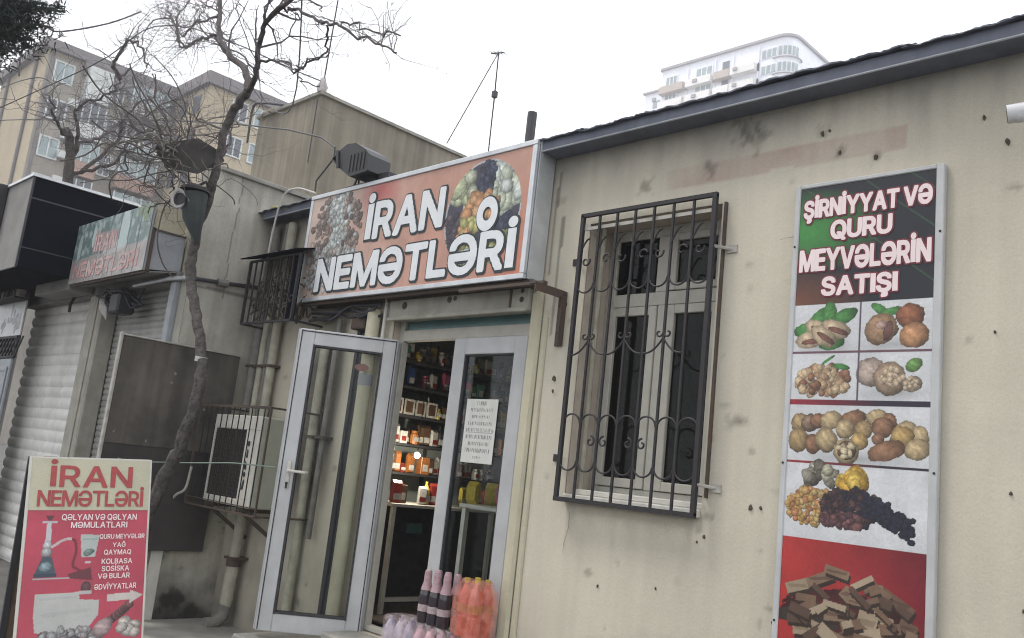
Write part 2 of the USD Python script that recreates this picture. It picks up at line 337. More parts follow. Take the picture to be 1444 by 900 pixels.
st = T('entrance_step', 'low grey concrete step in front of the open shop door', kind='structure')
st.add('step', box(-6.12, -3.75, -0.66, -0.003, 0.03, 0.22, .012), 'concrete')
st.add('step', box(-5.53, -4.08, -0.30, -0.003, 0.22, 0.33, .012), 'concrete')

# ================================================================== MAIN SHOP BUILDING
shop = T('shop_building', 'long low beige plastered shop with grey corrugated roof edge and barred window', 'shop building', (-4, 0, 0))
DO = (-5.55, -4.06, 0.33, 2.86); WO = (-3.62, -2.65, 1.47, 3.22)        # door and window openings
def shop_wall():
    xs = np.unique(np.round(np.concatenate([np.arange(-7.67, -0.4, 0.018), np.arange(-0.4, 4.01, .2), [DO[0], DO[1], WO[0], WO[1]]]), 4))
    zs = np.unique(np.round(np.concatenate([np.arange(0, 3.74, 0.018), [DO[2], DO[3], WO[2], WO[3]]]), 4))
    X, Z = np.meshgrid(xs, zs); P = np.stack([X, np.zeros_like(X), Z], -1)
    n1, n2, n3, n4 = meshkit.fbm(P*0.9, 4, 1), meshkit.fbm(P*3.1, 4, 2), meshkit.fbm(P*[9, 1, 1.1], 4, 3), meshkit.fbm(P*[26, 1, 17], 3, 12)
    C = np.zeros(X.shape+(3,)); C[:] = (0.53, 0.490, 0.402)
    C *= (0.88+0.22*n1)[..., None]*(0.95+0.10*n2)[..., None]
    green = np.clip((n2-.5)*3, 0, 1)[..., None]; C = C*(1-green*.12)+np.array([0.33, 0.34, 0.27])*green*.12
    # shade under the eave painted into the wall colour, splash dirt near the ground
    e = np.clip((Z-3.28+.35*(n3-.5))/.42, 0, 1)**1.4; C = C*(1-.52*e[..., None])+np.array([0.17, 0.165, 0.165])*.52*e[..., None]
    low = np.clip((0.75-Z+.9*(n2-.5))/.7, 0, 1); C *= (1-.45*low)[..., None]
    corner_dark = np.clip((-6.6-X+.5*(n2-.5))/.8, 0, 1)*.25; C *= (1-corner_dark)[..., None]  # wall gets darker towards its left corner
    # rubbed out reddish paint band
    pe = .03*(n3-.5); m = (X > -3.05+pe) & (X < -1.62-pe) & (Z > 3.36+.05*(n1-.5)-(X+3.04)*.012) & (Z < 3.485+pe); k = np.where(m, .20+.40*np.clip((n2-.35)*3, 0, 1), 0)[..., None]
    C = C*(1-k)+np.array([0.34, 0.215, 0.19])*k
    # wall darker below the window sill, and dark scuffs
    for (x0, x1, z, l) in ((-3.6, -2.7, 1.45, .35),):
        m = np.clip(1-(z-Z)/l*(0.7+.6*n3), 0, 1)*((X > x0) & (X < x1) & (Z < z)); C *= (1-.2*m)[..., None]
    rng = np.random.default_rng(8)
    for _ in range(230):
        x, z, r = rng.uniform(-7.6, -.4), rng.uniform(.3, 3.6), rng.uniform(.006, .03)
        m = np.clip(1.3-(np.hypot((X-x)/rng.uniform(.6, 1.8), (Z-z))/r+2.4*(n4-.5)), 0, 1); C *= (1-m*rng.uniform(.1, .4))[..., None]
    for (x, z, r) in ((-2.54, 3.63, .07), (-2.44, 3.58, .06), (-2.07, 3.52, .035), (-1.97, 3.4, .03), (-2.75, 3.45, .05), (-3.2, 3.4, .05), (-1.78, 3.34, .03)):
        m = np.clip(1.2-(np.hypot((X-x)/1.1, Z-z)/r+3.2*(n4-.5)), 0, 1); C *= (1-.42*m)[..., None]
    # crack beside the sign
    for x0, z0, z1 in ((-3.93, 2.9, 3.62), (-3.86, 2.5, 3.3)):
        m = (np.abs(X-x0-.05*(n3-.5)) < .011) & (Z > z0) & (Z < z1); C[m] *= .5
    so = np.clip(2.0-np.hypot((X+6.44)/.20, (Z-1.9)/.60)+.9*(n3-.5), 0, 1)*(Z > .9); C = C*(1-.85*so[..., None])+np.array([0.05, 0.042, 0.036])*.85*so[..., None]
    F = []; i = np.arange(X.size).reshape(X.shape)
    cx, cz = (X[:-1, :-1]+X[1:, 1:])/2, (Z[:-1, :-1]+Z[1:, 1:])/2
    keep = ~(((cx > DO[0]) & (cx < DO[1]) & (cz > DO[2]) & (cz < DO[3])) | ((cx > WO[0]) & (cx < WO[1]) & (cz > WO[2]) & (cz < WO[3])))
    a, b, c, d = i[:-1, :-1][keep], i[:-1, 1:][keep], i[1:, 1:][keep], i[1:, :-1][keep]
    V = np.c_[X.ravel(), np.full(X.size, -0.003)+.012*(meshkit.fbm(P*1.6, 3, 9).ravel()-.5)*0.5, Z.ravel()]
    return trimesh.Trimesh(V, np.vstack([np.c_[a, b, c], np.c_[a, c, d]]), process=False), C.reshape(-1, 3)
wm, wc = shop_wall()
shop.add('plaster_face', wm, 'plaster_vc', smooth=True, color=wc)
W = []
xs = [-7.66, DO[0], DO[1], WO[0], WO[1], 4.0]
for x0, x1, z0, z1 in ((xs[0], -6.68, 0, 3.74), (DO[0], DO[1], 0, DO[2]-.002), (DO[0], DO[1], DO[3], 3.74), (xs[2], xs[3], 0, 3.74), (WO[0], WO[1], 0, WO[2]), (WO[0], WO[1], WO[3], 3.74), (xs[4], xs[5], 0, 3.74)):
    W.append(box(x0, x1, 0.006, 0.36, z0, z1))
W.append(box(-6.68, DO[0], .006, .13, 0, 3.74)); shop.add('wall', W, 'reveal')
shop.add('wall', [box(-7.66, -7.4, .36, 8, 0, 3.74), box(3.7, 4, .36, 8, 0, 3.74), box(-7.4, 3.7, 7.7, 8, 0, 3.74)], 'plaster')
shop.add('door_trim', [box(-4.055, -3.955, -0.035, 0.004, 0.05, 2.80, .02), box(-3.95, -3.90, -0.016, 0.004, 0.05, 2.62, .008)], 'plaster', smooth=40)
shop.add('soffit', box(-7.6, 4.05, -0.14, 0.05, 3.725, 3.745), 'fascia')
fa = shop.add('fascia', box(-7.62, 4.05, -0.165, -0.14, 3.718, 3.80, .004), 'fascia')
shop.add('drip_edge', tube([(-7.62, -0.167, 3.726), (4.05, -0.167, 3.726)], .006, 6), 'sheet_grey', fa)
def roof_sheet(x0, x1, dz, seed):
    rng = np.random.default_rng(seed); xs_ = np.linspace(x0, x1, int((x1-x0)/.018)); ys_ = np.array([-.195, -.1, .6, 1.6, 3.2])
    V = []; w = .17
    for t in (0, -.009):
        for y in ys_:
            z = 3.802+dz*.6+t+(0.0035*np.cos((xs_-x0)/w*2*np.pi)+.010*(meshkit.fbm(np.c_[xs_*3.1, 0*xs_+seed, 0*xs_], 3, 4)-.5)*2)+(y+.195)*.11
            edge = (rng.normal(0, .004, len(xs_)) if y == ys_[0] else 0)
            V.append(np.c_[xs_, y+edge+0*xs_, z])
    V = np.vstack(V); n = len(xs_); k = len(ys_); F = []
    i = np.arange(n-1)
    for s in range(2):
        for r in range(k-1):
            o = s*k*n+r*n; q = [np.c_[o+i, o+i+1, o+n+i+1], np.c_[o+i, o+n+i+1, o+n+i]]
            F += q if s == 0 else [f[:, ::-1] for f in q]
    o = k*n; F += [np.c_[i, o+i, o+i+1], np.c_[i, o+i+1, i+1]]
    return trimesh.Trimesh(V, np.vstack(F), process=False)
x = -7.72; k = 0
while x < 4:
    shop.add('roof_sheet', roof_sheet(x, x+1.09, .010*(k % 2)+random.uniform(-.006, .008), k), 'roof_slate', smooth=50); x += 1.02; k += 1
shop.add('roof', box(-7.4, 3.9, 2.8, 7.9, 3.75, 4.1), 'roof_slate')
for z0, z1, y0 in ((.33, .345, .36), (3.28, 3.32, .36)):
    shop.add('room_floor' if z0 < 1 else 'room_ceiling', box(-7.35, -1.0, y0, 3.6, z0, z1), 'interior_floor' if z0 < 1 else 'interior')
shop.add('room_wall', [box(-7.35, -1.0, 3.6, 3.65, .3, 3.3), box(-6.72, -6.67, .135, 3.6, .345, 3.28), box(-1.05, -1.0, .36, 3.6, .345, 3.28)], 'interior')
# plaster chips and bolt holes
rng = np.random.default_rng(2)
for (x, z, r) in ((-2.07, 3.52, .024), (-2.03, 3.53, .014), (-1.18, 3.30, .022), (-1.78, 3.34, .020), (-1.97, 3.40, .016), (-2.36, 1.54, .024), (-2.30, 1.545, .014), (-3.86, 2.77, .024), (-3.76, 2.69, .015), (-3.80, 2.21, .028), (-3.80, 2.13, .014),
                  (-1.22, 2.42, .010), (-2.62, 1.36, .016), (-2.66, 1.33, .010), (-1.15, 1.72, .014), (-1.28, 3.44, .016), (-2.9, 1.05, .010), (-2.2, 1.0, .014), (-1.1, 1.25, .012), (-3.3, 1.0, .012)):
    n = 11; a = np.arange(n)/n*2*np.pi; rr = .62*r*rng.uniform(.45, 1.3, n)
    P = np.c_[x+.75*rr*np.cos(a), np.full(n, -0.0085), z+rr*1.2*np.sin(a)]; P2 = np.c_[x+.5*rr*np.cos(a), np.full(n, -0.0125), z+.5*rr*np.sin(a)]
    shop.add('plaster_chip', hull(np.vstack([P, P2, P+[0, .01, 0]])), 'chip')

rng = np.random.default_rng(19)
for (x, z, L_, a0) in ((-3.55, 1.42, .3, -1.8), (-2.3, 2.95, .22, .4), (-3.7, 3.3, .25, -.8)):
    n = int(L_/.025); a = a0+np.cumsum(rng.normal(0, .28, n)); P = np.c_[x+np.cumsum(np.cos(a))*.025, np.full(n, -.0100), z+np.cumsum(np.sin(a))*.025]
    w_ = .0013*rng.uniform(.4, 1.2, n)[:, None]; nn = np.c_[-np.sin(a), 0*a, np.cos(a)]; V = np.vstack([P-nn*w_, P+nn*w_]); i = np.arange(n-1)
    shop.add('hairline_crack', trimesh.Trimesh(V, np.vstack([np.c_[i, i+1, n+i+1], np.c_[i, n+i+1, n+i]]), process=False), 'chip')
# -- shop door: frame, transom, fixed leaf, open leaf
fy0, fy1 = .06, .12
def frame(x0, x1, z0, z1, w, y0, y1, b=.004):
    return [box(x0, x0+w, y0, y1, z0, z1, b), box(x1-w, x1, y0, y1, z0, z1, b), box(x0+w, x1-w, y0+.001, y1-.001, z1-w, z1, b), box(x0+w, x1-w, y0+.001, y1-.001, z0, z0+w, b)]
df = shop.add('door_frame', [box(DO[0], DO[0]+.06, fy0, fy1, .335, 2.70, .004), box(DO[1]-.055, DO[1], fy0, fy1, .335, 2.70, .004), box(DO[0]+.06, DO[1]-.055, fy0-.002, fy1, 2.515, 2.60, .004), box(DO[0]+.06, DO[1]-.055, fy0-.002, fy1, 2.675, 2.72, .004), box(DO[0]+.06, DO[1]-.055, fy0, fy1, .335, .375, .004)], 'upvc_cream')
shop.add('transom_pane', box(DO[0]+.055, DO[1]-.05, .088, .096, 2.595, 2.68), 'teal_glass', df)
sh = shop.add('shutter_housing', [box(DO[0]-.02, DO[1]+.0, -.055, .05, 2.665, 2.875, .006), box(DO[0]-.02, DO[1], -.075, -.05, 2.655, 2.685, .004)], 'post')
for (x, z, r) in ((-5.38, 2.77, .03), (-4.86, 2.785, .025), (-4.80, 2.79, .018), (-4.12, 2.74, .02), (-4.12, 2.80, .016)):
    shop.add('rusty_hole', tube([(x, -.058, z), (x, -.0535, z)], r, 9), 'chip', sh)
shop.add('joint_cover', box(-4.235, -4.215, -.06, -.054, 2.69, 2.87), 'iron_rust', sh)
fx = shop.add('fixed_door', frame(-4.86, -4.12, .38, 2.515, .12, .045, .10), 'upvc', label='white framed glass door leaf that stays shut, with paper notice')
shop.add('gasket', frame(-4.742, -4.238, .498, 2.397, .012, .052, .09, 0), 'gasket', fx)
shop.add('pane', box(-4.735, -4.245, .068, .074, .505, 2.39), 'pane_clear', fx)
# open leaf: built in its own plane, hinged at the left jamb
H0 = np.array([-5.50, .03]); H1 = np.array([-5.985, -.555]); du = (H1-H0)/np.linalg.norm(H1-H0); LW = float(np.linalg.norm(H1-H0))
def leafpose(m):
    A = np.eye(4); A[:3, 0] = (du[0], du[1], 0); A[:3, 1] = (-du[1], du[0], 0); A[:3, 2] = (0, 0, 1); A[:3, 3] = (H0[0], H0[1], 0)
    m = m.copy(); m.apply_transform(A); return m
lp = lambda ms: [leafpose(m) for m in (ms if isinstance(ms, list) else [ms])]
z0, z1 = .27, 2.515
od = shop.add('open_door', lp([box(0, .115, -.035, .035, z0, z1, .005), box(LW-.115, LW, -.035, .035, z0, z1, .005), box(.115, LW-.115, -.034, .034, z1-.12, z1, .005), box(.115, LW-.115, -.034, .034, z0, z0+.13, .005), box(-.02, .03, -.05, -.03, z0+.02, z1-.01, .004), box(LW-.012, LW+.022, -.05, -.02, z0, z1, .004)]), 'upvc', label='white framed glass door leaf standing open to the street')
shop.add('gasket', lp([box(.113, .127, -.038, .038, z0+.125, z1-.115), box(LW-.127, LW-.113, -.038, .038, z0+.125, z1-.115), box(.125, LW-.125, -.037, .037, z1-.132, z1-.118), box(.125, LW-.125, -.037, .037, z0+.128, z0+.142), box(LW-.020, LW-.012, .034, .038, z0+.01, z1-.01), box(.012, .020, .034, .038, z0+.01, z1-.01), box(.02, LW-.02, .0335, .038, z1-.022, z1-.014)]), 'gasket', od)
shop.add('pane', lp(box(.115, LW-.115, -.004, .004, z0+.13, z1-.12)), 'pane', od)
for s in (1, -1):
    shop.add('handle', lp([box(LW-.085, LW-.055, s*.036, s*.046, 1.30, 1.50, .004), tube([(LW-.07, s*.04, 1.43), (LW-.07, s*.085, 1.43)], .010), tube([(LW-.07, s*.083, 1.43), (LW-.20, s*.088, 1.425)], [.011, .009], 8)]), 'white_paint', od, smooth=40)
shop.add('lock', lp([tube([(LW-.07, -.045, 1.335), (LW-.07, .052, 1.335)], .011, 10), box(LW-.078, LW-.062, .045, .05, 1.30, 1.345)]), 'gasket', od)
for z in (.5, 1.35, 2.3): shop.add('hinge', lp([tube([(-.012, -.045, z-.06), (-.012, -.045, z+.06)], .012, 10)]), 'upvc', od, smooth=50)
P = Print(.10, .05, .004, (0, 0, 0)); e = lay(aff.scale(Point(0, 0).buffer(1, 24), .055, .028), (0, 0, 0), UX, UZ)
e.apply_translation((.26, .0065, 2.27)); shop.add('oval_sticker', lp(e), 'sticker_dull', od)
del P

# -- window
wy0, wy1 = .22, .28
wf = shop.add('window', frame(WO[0], WO[1], 1.50, WO[3], .07, wy0, wy1)+[box(-3.55, -2.72, wy0-.004, wy1, 2.705, 2.79, .004), box(-3.20, -3.13, wy0-.003, wy1, 1.57, 2.705, .004), box(-3.23, -3.13, wy0-.003, wy1, 2.79, 3.15, .004)], 'upvc_cream')
for (x0, x1, za, zb, w) in ((-3.58, -3.20, 1.57, 2.705, .055), (-3.13, -2.75, 1.57, 2.705, .055), (-3.13, -2.75, 2.79, 3.16, .045)):
    s_ = shop.add('sash', frame(x0+.004, x1-.004, za+.004, zb-.004, w, wy0-.012, wy1-.01), 'upvc_cream', wf)
    shop.add('pane', box(x0+w-.004, x1-w+.004, wy0+.012, wy0+.018, za+w-.004, zb-w+.004), 'pane_dark', wf)
shop.add('pane', box(-3.56, -3.22, wy0+.02, wy0+.026, 2.78, 3.16), 'pane_dark', wf)
shop.add('curtain', box(-3.54, -3.19, wy0+.06, wy0+.07, 2.78, 3.14), 'curtain', wf)
shop.add('sill', [box(WO[0]+.003, WO[1]-.003, -.03, wy0-.004, 1.455, 1.50, .006), box(WO[0]+.02, WO[1]-.02, .06, wy0-.013, 1.50, 1.535, .006)], 'white_paint', wf)
shop.add('reveal_pipe', tube([(-3.585, .10, 1.50), (-3.585, .10, 3.21)], .016, 8), 'pipe_beige', wf)

# ================================================================== WINDOW GRILLE
gr = T('window_grille', 'black wrought iron grille with scrolls bolted over the shop window', 'window grille', (-3.13, -.08, 1.46))
gx0, gx1, gz0, gz1, gy_ = -3.62, -2.65, 1.465, 3.25, -.08
gr.add('frame', [bar((gx0, gy_, gz0), (gx0, gy_, gz1), .024), bar((gx1, gy_, gz0), (gx1, gy_, gz1), .026), bar((gx0-.012, gy_, gz1), (gx1+.013, gy_, gz1), .024), bar((gx0-.012, gy_, gz0), (gx1+.013, gy_, gz0), .028)], 'iron')
gr.add('side_frame', [bar((gx1+.03, -.012, gz0+.1), (gx1+.03, -.012, gz1-.03), .014, .022)], 'iron_rust')
bx = np.linspace(gx0, gx1, 8)
for x in bx[1:-1]: gr.add('upright_bar', bar((x, gy_, gz0+.014), (x, gy_, gz1-.012), .0135), 'iron')
gr.add('cross_bar', bar((gx0, gy_+.014, gz1-.085), (gx1, gy_+.014, gz1-.085), .012, .022), 'pale_iron')
def spiral(cx, cz, r0, a0, turns, sgn, k=16, shrink=.75):
    t = np.linspace(0, 1, k); r = r0*(1-shrink*t); a = a0+sgn*t*turns*2*np.pi
    return np.c_[cx+r*np.cos(a), np.full(k, gy_-.004), cz+r*np.sin(a)]
def scroll_pair(x0, x1, zt, zb):
    """U-shaped scroll between two bars: an arch that hangs from zt down to zb with curled ends."""
    c, w = (x0+x1)/2, (x1-x0)/2-.006; t = np.linspace(0, np.pi, 15)
    U = np.c_[c-w*np.cos(t), np.full(15, gy_-.004), zb+w*.9-w*.9*np.sin(t)]
    return U, c, w
for j in range(7):
    x0, x1 = bx[j], bx[j+1]
    U, c, w = scroll_pair(x0, x1, 3.0, 2.74); gr.add('scroll', tube(U, .0058, 6), 'iron')
    gr.add('scroll', tube(spiral(c+(.012 if j % 2 else -.012), 2.945, .036, np.pi*.1, .85, 1 if j % 2 else -1), .006, 6), 'iron')
    A = np.c_[np.linspace(x0, c, 8), np.full(8, gy_-.004), 2.99+.10*np.sin(np.linspace(0, np.pi/2, 8))]; gr.add('scroll', tube(A, .0058, 6), 'iron')
    U, c, w = scroll_pair(x0, x1, 0, 1.64); gr.add('scroll', tube(U, .0058, 6), 'iron')
    V_ = U.copy(); V_[:, 2] = 2*1.80-U[:, 2]+.02; gr.add('scroll', tube(V_, .0058, 6), 'iron')
    if j in (1, 2, 3, 4): gr.add('scroll', tube(spiral(c+(.02 if j % 2 else -.02), 1.82, .034, np.pi*.5, 1.0, -1 if j % 2 else 1), .006, 6), 'iron')
for j in (1, 3, 5):
    x = bx[j]
    for s in (-1, 1):
        t = np.linspace(0, np.pi/2, 9); A = np.c_[x+s*(bx[1]-bx[0]-.008)*(1-np.cos(t))[::-1], np.full(9, gy_-.004), 2.35+.085*np.sin(t)[::-1]**1.0]
        A = np.c_[x+s*np.linspace(0, bx[1]-bx[0]-.01, 9), np.full(9, gy_-.004), 2.345+.09*(1-np.linspace(0, 1, 9))**2.2]; gr.add('scroll', tube(A, .0058, 6), 'iron')
        gr.add('scroll', tube(spiral(x+s*.030, 2.462, .026, np.pi*(.0 if s < 0 else 1.0), .8, s), .0058, 6), 'iron')
for (x, z, l) in ((gx1, 2.95, 1), (gx1, 1.63, 1), (gx0, 1.72, -1), (gx0, 2.98, -1)):
    gr.add('wall_tie', [tube([(x, gy_, z), (x+l*.05, -.03, z-.005), (x+l*.085, -.004, z-.01)], .010, 6), hull([(x+l*.085+a, b, z-.01+c) for a in (-.03, .03) for b in (-.012, 0) for c in (-.022, .022)])], 'pale_iron' if l > 0 else 'iron')
one('orange_box', [box(-2.98, -2.80, .62, .80, 1.62, 1.83, .01), box(-3.0, -2.78, .6, .82, 1.83, 1.86, .008)], 'goods_orange', 'orange cardboard box standing behind the right pane of the barred window', 'box')
one('window_counter', [box(-3.85, -2.0, .55, 1.1, 1.55, 1.60, .01), box(-3.8, -2.1, .6, 1.05, .345, 1.55)], 'interior_floor', 'dark counter inside the shop behind the barred window', 'counter')
one('brown_carton', box(-2.98, -2.82, .9, 1.06, 2.12, 2.30, .01), 'goods_brown', 'small brown carton on shelf behind the right window pane', 'carton')
one('wall_shelf', box(-3.2, -2.3, .88, 1.1, 2.09, 2.12), 'interior_floor', 'narrow dark shelf inside behind the right window pane', 'shelf')

# ================================================================== BIG SIGN OVER THE DOOR
SX0, SX1, SZ0, SZ1, SY = -6.71, -3.985, 2.845, 3.80, -.20
sg = T('shop_sign', 'wide light box sign with nuts and dried fruit above the shop door', 'sign', (-5.35, -.1, SZ0))
sg.add('cabinet', box(SX0, SX1, SY+.012, -.012, SZ0, SZ1, .006), 'sheet_grey')
sg.add('frame', [box(SX0-.004, SX1+.004, SY-.012, SY+.02, SZ1-.032, SZ1+.006, .004), box(SX0-.004, SX1+.004, SY-.012, SY+.02, SZ0-.006, SZ0+.03, .004), box(SX0-.005, SX0+.03, SY-.011, SY+.02, SZ0+.03, SZ1-.032, .004), box(SX1-.035, SX1+.005, SY-.011, SY+.02, SZ0+.03, SZ1-.032, .004)], 'aluminium')
sg.add('bottom_rail', [box(SX0, SX1, SY+.03, SY+.06, SZ0-.03, SZ0-.004), box(SX0+.1, SX1-.02, -.06, -.03, SZ0-.03, SZ0-.004)], 'iron_rust')
sg.add('side_panel', [box(SX1+.001, SX1+.008, SY+.03, -.02, SZ0+.01, SZ1-.01), box(SX1+.008, SX1+.016, SY+.022, SY+.05, SZ0, SZ1)], 'aluminium')
def sign_face():
    w, h = SX1-SX0-.06, SZ1-SZ0-.062; rng = np.random.default_rng(11); p = Print(w, h, .006, (0.56, 0.22, 0.17))
    n = p.noise(3, 1); t = np.clip(p.X/w, 0, 1)
    base = np.stack([0.54-.05*t, 0.42-.14*np.clip(t*1.7, 0, 1), 0.36-.145*np.clip(t*1.7, 0, 1)], -1); p.C[:] = base*(.85+.3*n)[..., None]
    k = np.clip(1-np.hypot((p.X-.98)/.28, (p.Y-h+.06)/.24), 0, 1)[..., None]**.7; p.C = p.C*(1-k*.8)+np.array([0.42, 0.05, 0.055])*k*.8
    k = np.clip((p.X-w+.55)/.5, 0, 1)[..., None]*np.clip(1-p.Y/h*1.1, 0, 1)[..., None]; p.C = p.C*(1-k)+np.array([0.52, 0.19, 0.12])*k
    pal = [(0.44, 0.46, 0.46), (0.20, 0.15, 0.13), (0.33, 0.28, 0.24), (0.12, 0.09, 0.085)]
    def fn(x, y):
        if y < .42: return pal[0] if rng.random() < .72 else pal[2]
        if abs(x-.42-.05*math.sin(y*14)) < .11 and y < .92: return (0.46, 0.50, 0.49)
        return pal[1] if rng.random() < .6 else pal[rng.integers(4)]
    p.pile(rng, 300, .41, .54, .36, .37, .027, pal, fn=fn); p.pile(rng, 170, .29, .26, .25, .23, .027, pal, fn=fn)
    cx, cy = 2.215, .47; d = np.hypot((p.X-cx)/.385, (p.Y-cy)/.40); m = d < 1; p.C[m] = (0.06, 0.055, 0.08); p.C[(d > .97) & (d < 1.0)] = (0.45, 0.5, 0.5)
    green, white, orange, yel = (0.42, 0.46, 0.30), (0.50, 0.54, 0.50), (0.52, 0.27, 0.13), (0.46, 0.44, 0.18)
    rg2 = np.random.default_rng(5)
    p.pile(rg2, 34, cx-.24, cy+.20, .16, .15, .055, [green, (0.50, 0.52, 0.40)], clip=m); p.pile(rg2, 40, cx+.24, cy+.19, .16, .20, .055, [white, (0.46, 0.50, 0.40)], clip=m)
    p.pile(rg2, 60, cx-.28, cy-.12, .12, .16, .022, [(0.05, 0.045, 0.06), (0.10, 0.08, 0.10)], clip=m); p.pile(rg2, 60, cx+.02, cy+.26, .07, .13, .025, [(0.05, 0.06, 0.10), (0.03, 0.035, 0.06)], clip=m)
    p.pile(rg2, 46, cx, cy+.03, .17, .11, .040, [orange, (0.55, 0.33, 0.18)], clip=m); p.pile(rg2, 30, cx-.13, cy-.12, .10, .10, .036, [yel, orange], clip=m)
    p.pile(rg2, 40, cx+.27, cy-.14, .12, .10, .03, [(0.04, 0.045, 0.08)], clip=m); p.pile(rg2, 40, cx+.20, cy-.30, .16, .13, .04, [yel, (0.38, 0.40, 0.16)], clip=m); p.pile(rg2, 30, cx-.12, cy-.3, .16, .10, .036, [white, yel], clip=m)
    for x_ in (.925, 1.86): p.C[(np.abs(p.X-x_) < .004)] *= .8
    p.C *= (.88+.2*p.noise(9, 4))[..., None]
    return p.mesh((SX0+.03, SY-.002, SZ0+.03), UX, UZ)
m_, c_ = sign_face(); sg.add('face', m_, 'print', color=c_)
def sign_text(s, x0, x1, zb, h):
    """Letters of the big sign: white with a dark outline; letter tops lean a touch as the print does."""
    P = text_poly(s, h, x1-x0); P = P.buffer(.007, join_style=2).simplify(.002)
    return lay(P, (x0, SY-.0035, zb), UX, UZ, .0032, .001), lay(P.buffer(.016, join_style=2), (x0+.006, SY-.0035, zb-.004), UX, UZ, .0012, .001)
A1, B1 = sign_text('İRAN', -5.83, -4.88, 3.315, .285); A2, B2 = sign_text('NEMƏTLƏRİ', -6.46, -4.09, 2.93, .262)
for b_ in (B1, B2): sg.add('letter_outline', b_, 'text_dark')
for a_ in (A1, A2): sg.add('lettering', a_, 'text_white')
R0 = Point(0, 0).buffer(1, 24); ringp = aff.scale(R0, .105, .125).difference(aff.scale(R0, .042, .05))
sg.add('white_ring', lay(ringp, (-4.40, SY-.0035, 3.335), UX, UZ, .0032), 'text_white')
sg.add('ring_outline', lay(aff.scale(R0, .118, .138).difference(aff.scale(R0, .035, .043)), (-4.395, SY-.0035, 3.332), UX, UZ, .0010), 'text_dark')
br = T('sign_bracket', 'dark steel angle bracket under the right end of the big sign', 'bracket', (-3.8, 0, 2.42))
br.add('arm', bar((-3.80, -.30, 2.775), (-3.80, -.006, 2.775), .055, .012), 'iron_rust'); br.add('arm', bar((-3.773, -.30, 2.752), (-3.773, -.006, 2.752), .008, .05), 'iron_rust')
br.add('leg', bar((-3.79, -.012, 2.775), (-3.79, -.012, 2.42), .062, .010, up=(0, 1, 0)), 'iron_rust'); br.add('leg', bar((-3.763, -.034, 2.745), (-3.763, -.034, 2.42), .007, .042, up=(0, 1, 0)), 'iron_rust')
br.add('tie_bar', bar((-4.6, -.19, 2.80), (-3.79, -.19, 2.80), .04, .02), 'iron_rust')
for z in (2.50, 2.68): br.add('bolt', tube([(-3.79, -.018, z), (-3.79, -.030, z)], .012, 6), 'iron')
# floodlight on top of the sign
fl = T('floodlight', 'black floodlight tilted on top of the big sign', 'floodlight', (-6.0, -.16, SZ1))
def tilt(m, a, c):
    m = m.copy(); m.apply_translation(-np.array(c)); m.apply_transform(trimesh.transformations.rotation_matrix(a, [1, 0, 0])); m.apply_transform(trimesh.transformations.rotation_matrix(math.radians(28), [0, 0, 1])); m.apply_translation(c); return m
pr = [(-6.26, 4.13), (-6.16, 4.165), (-6.03, 4.15), (-5.88, 4.07), (-5.815, 4.01), (-5.80, 3.87), (-6.06, 3.86), (-6.24, 3.97)]
fl.add('housing', hull([(x, -.285, z) for x, z in pr]+[(x*.97-6.0*.03, -.06, z*.97+4.0*.03) for x, z in pr]), 'black_plastic')
fl.add('visor', [bar((-6.27, -.17, 4.13), (-6.37, -.17, 4.075), .22, .012), bar((-6.23, -.17, 3.97), (-6.355, -.17, 4.06), .22, .012)], 'black_plastic')
fl.add('glass', bar((-6.355, -.17, 4.062), (-6.375, -.17, 4.07), .20, .02), 'lens_glass')
fl.add('rim', [bar((-6.285, -.295, 4.125), (-6.235, -.295, 3.965), .012, .03, up=(1, 0, 0)), bar((-5.815, -.289, 4.01), (-5.80, -.289, 3.87), .012, .02, up=(1, 0, 0))], 'cable_dark')
for k in range(5): fl.add('fin', box(-6.08+k*.05, -6.07+k*.05, -.291, -.284, 3.90, 4.05), 'black_plastic')
fl.add('bracket', [bar((-6.22, -.13, 3.815), (-6.12, -.16, 3.92), .012, .035), bar((-6.13, -.13, 3.815), (-6.10, -.16, 3.92), .012, .035), bar((-5.86, -.13, 3.815), (-5.88, -.14, 3.92), .012, .035), box(-6.24, -5.66, -.19, -.08, 3.806, 3.824)], 'black_plastic')
fl.add('box', box(-5.80, -5.665, -.18, -.09, 3.824, 3.88, .006), 'black_plastic')
one('flue_pipe', tube([(-10.38, 6, 6.5), (-10.38, 6, 7.83)], .085, 10), 'cable_dark', 'dark stub of flue pipe rising behind the right end of the big sign', 'flue pipe')

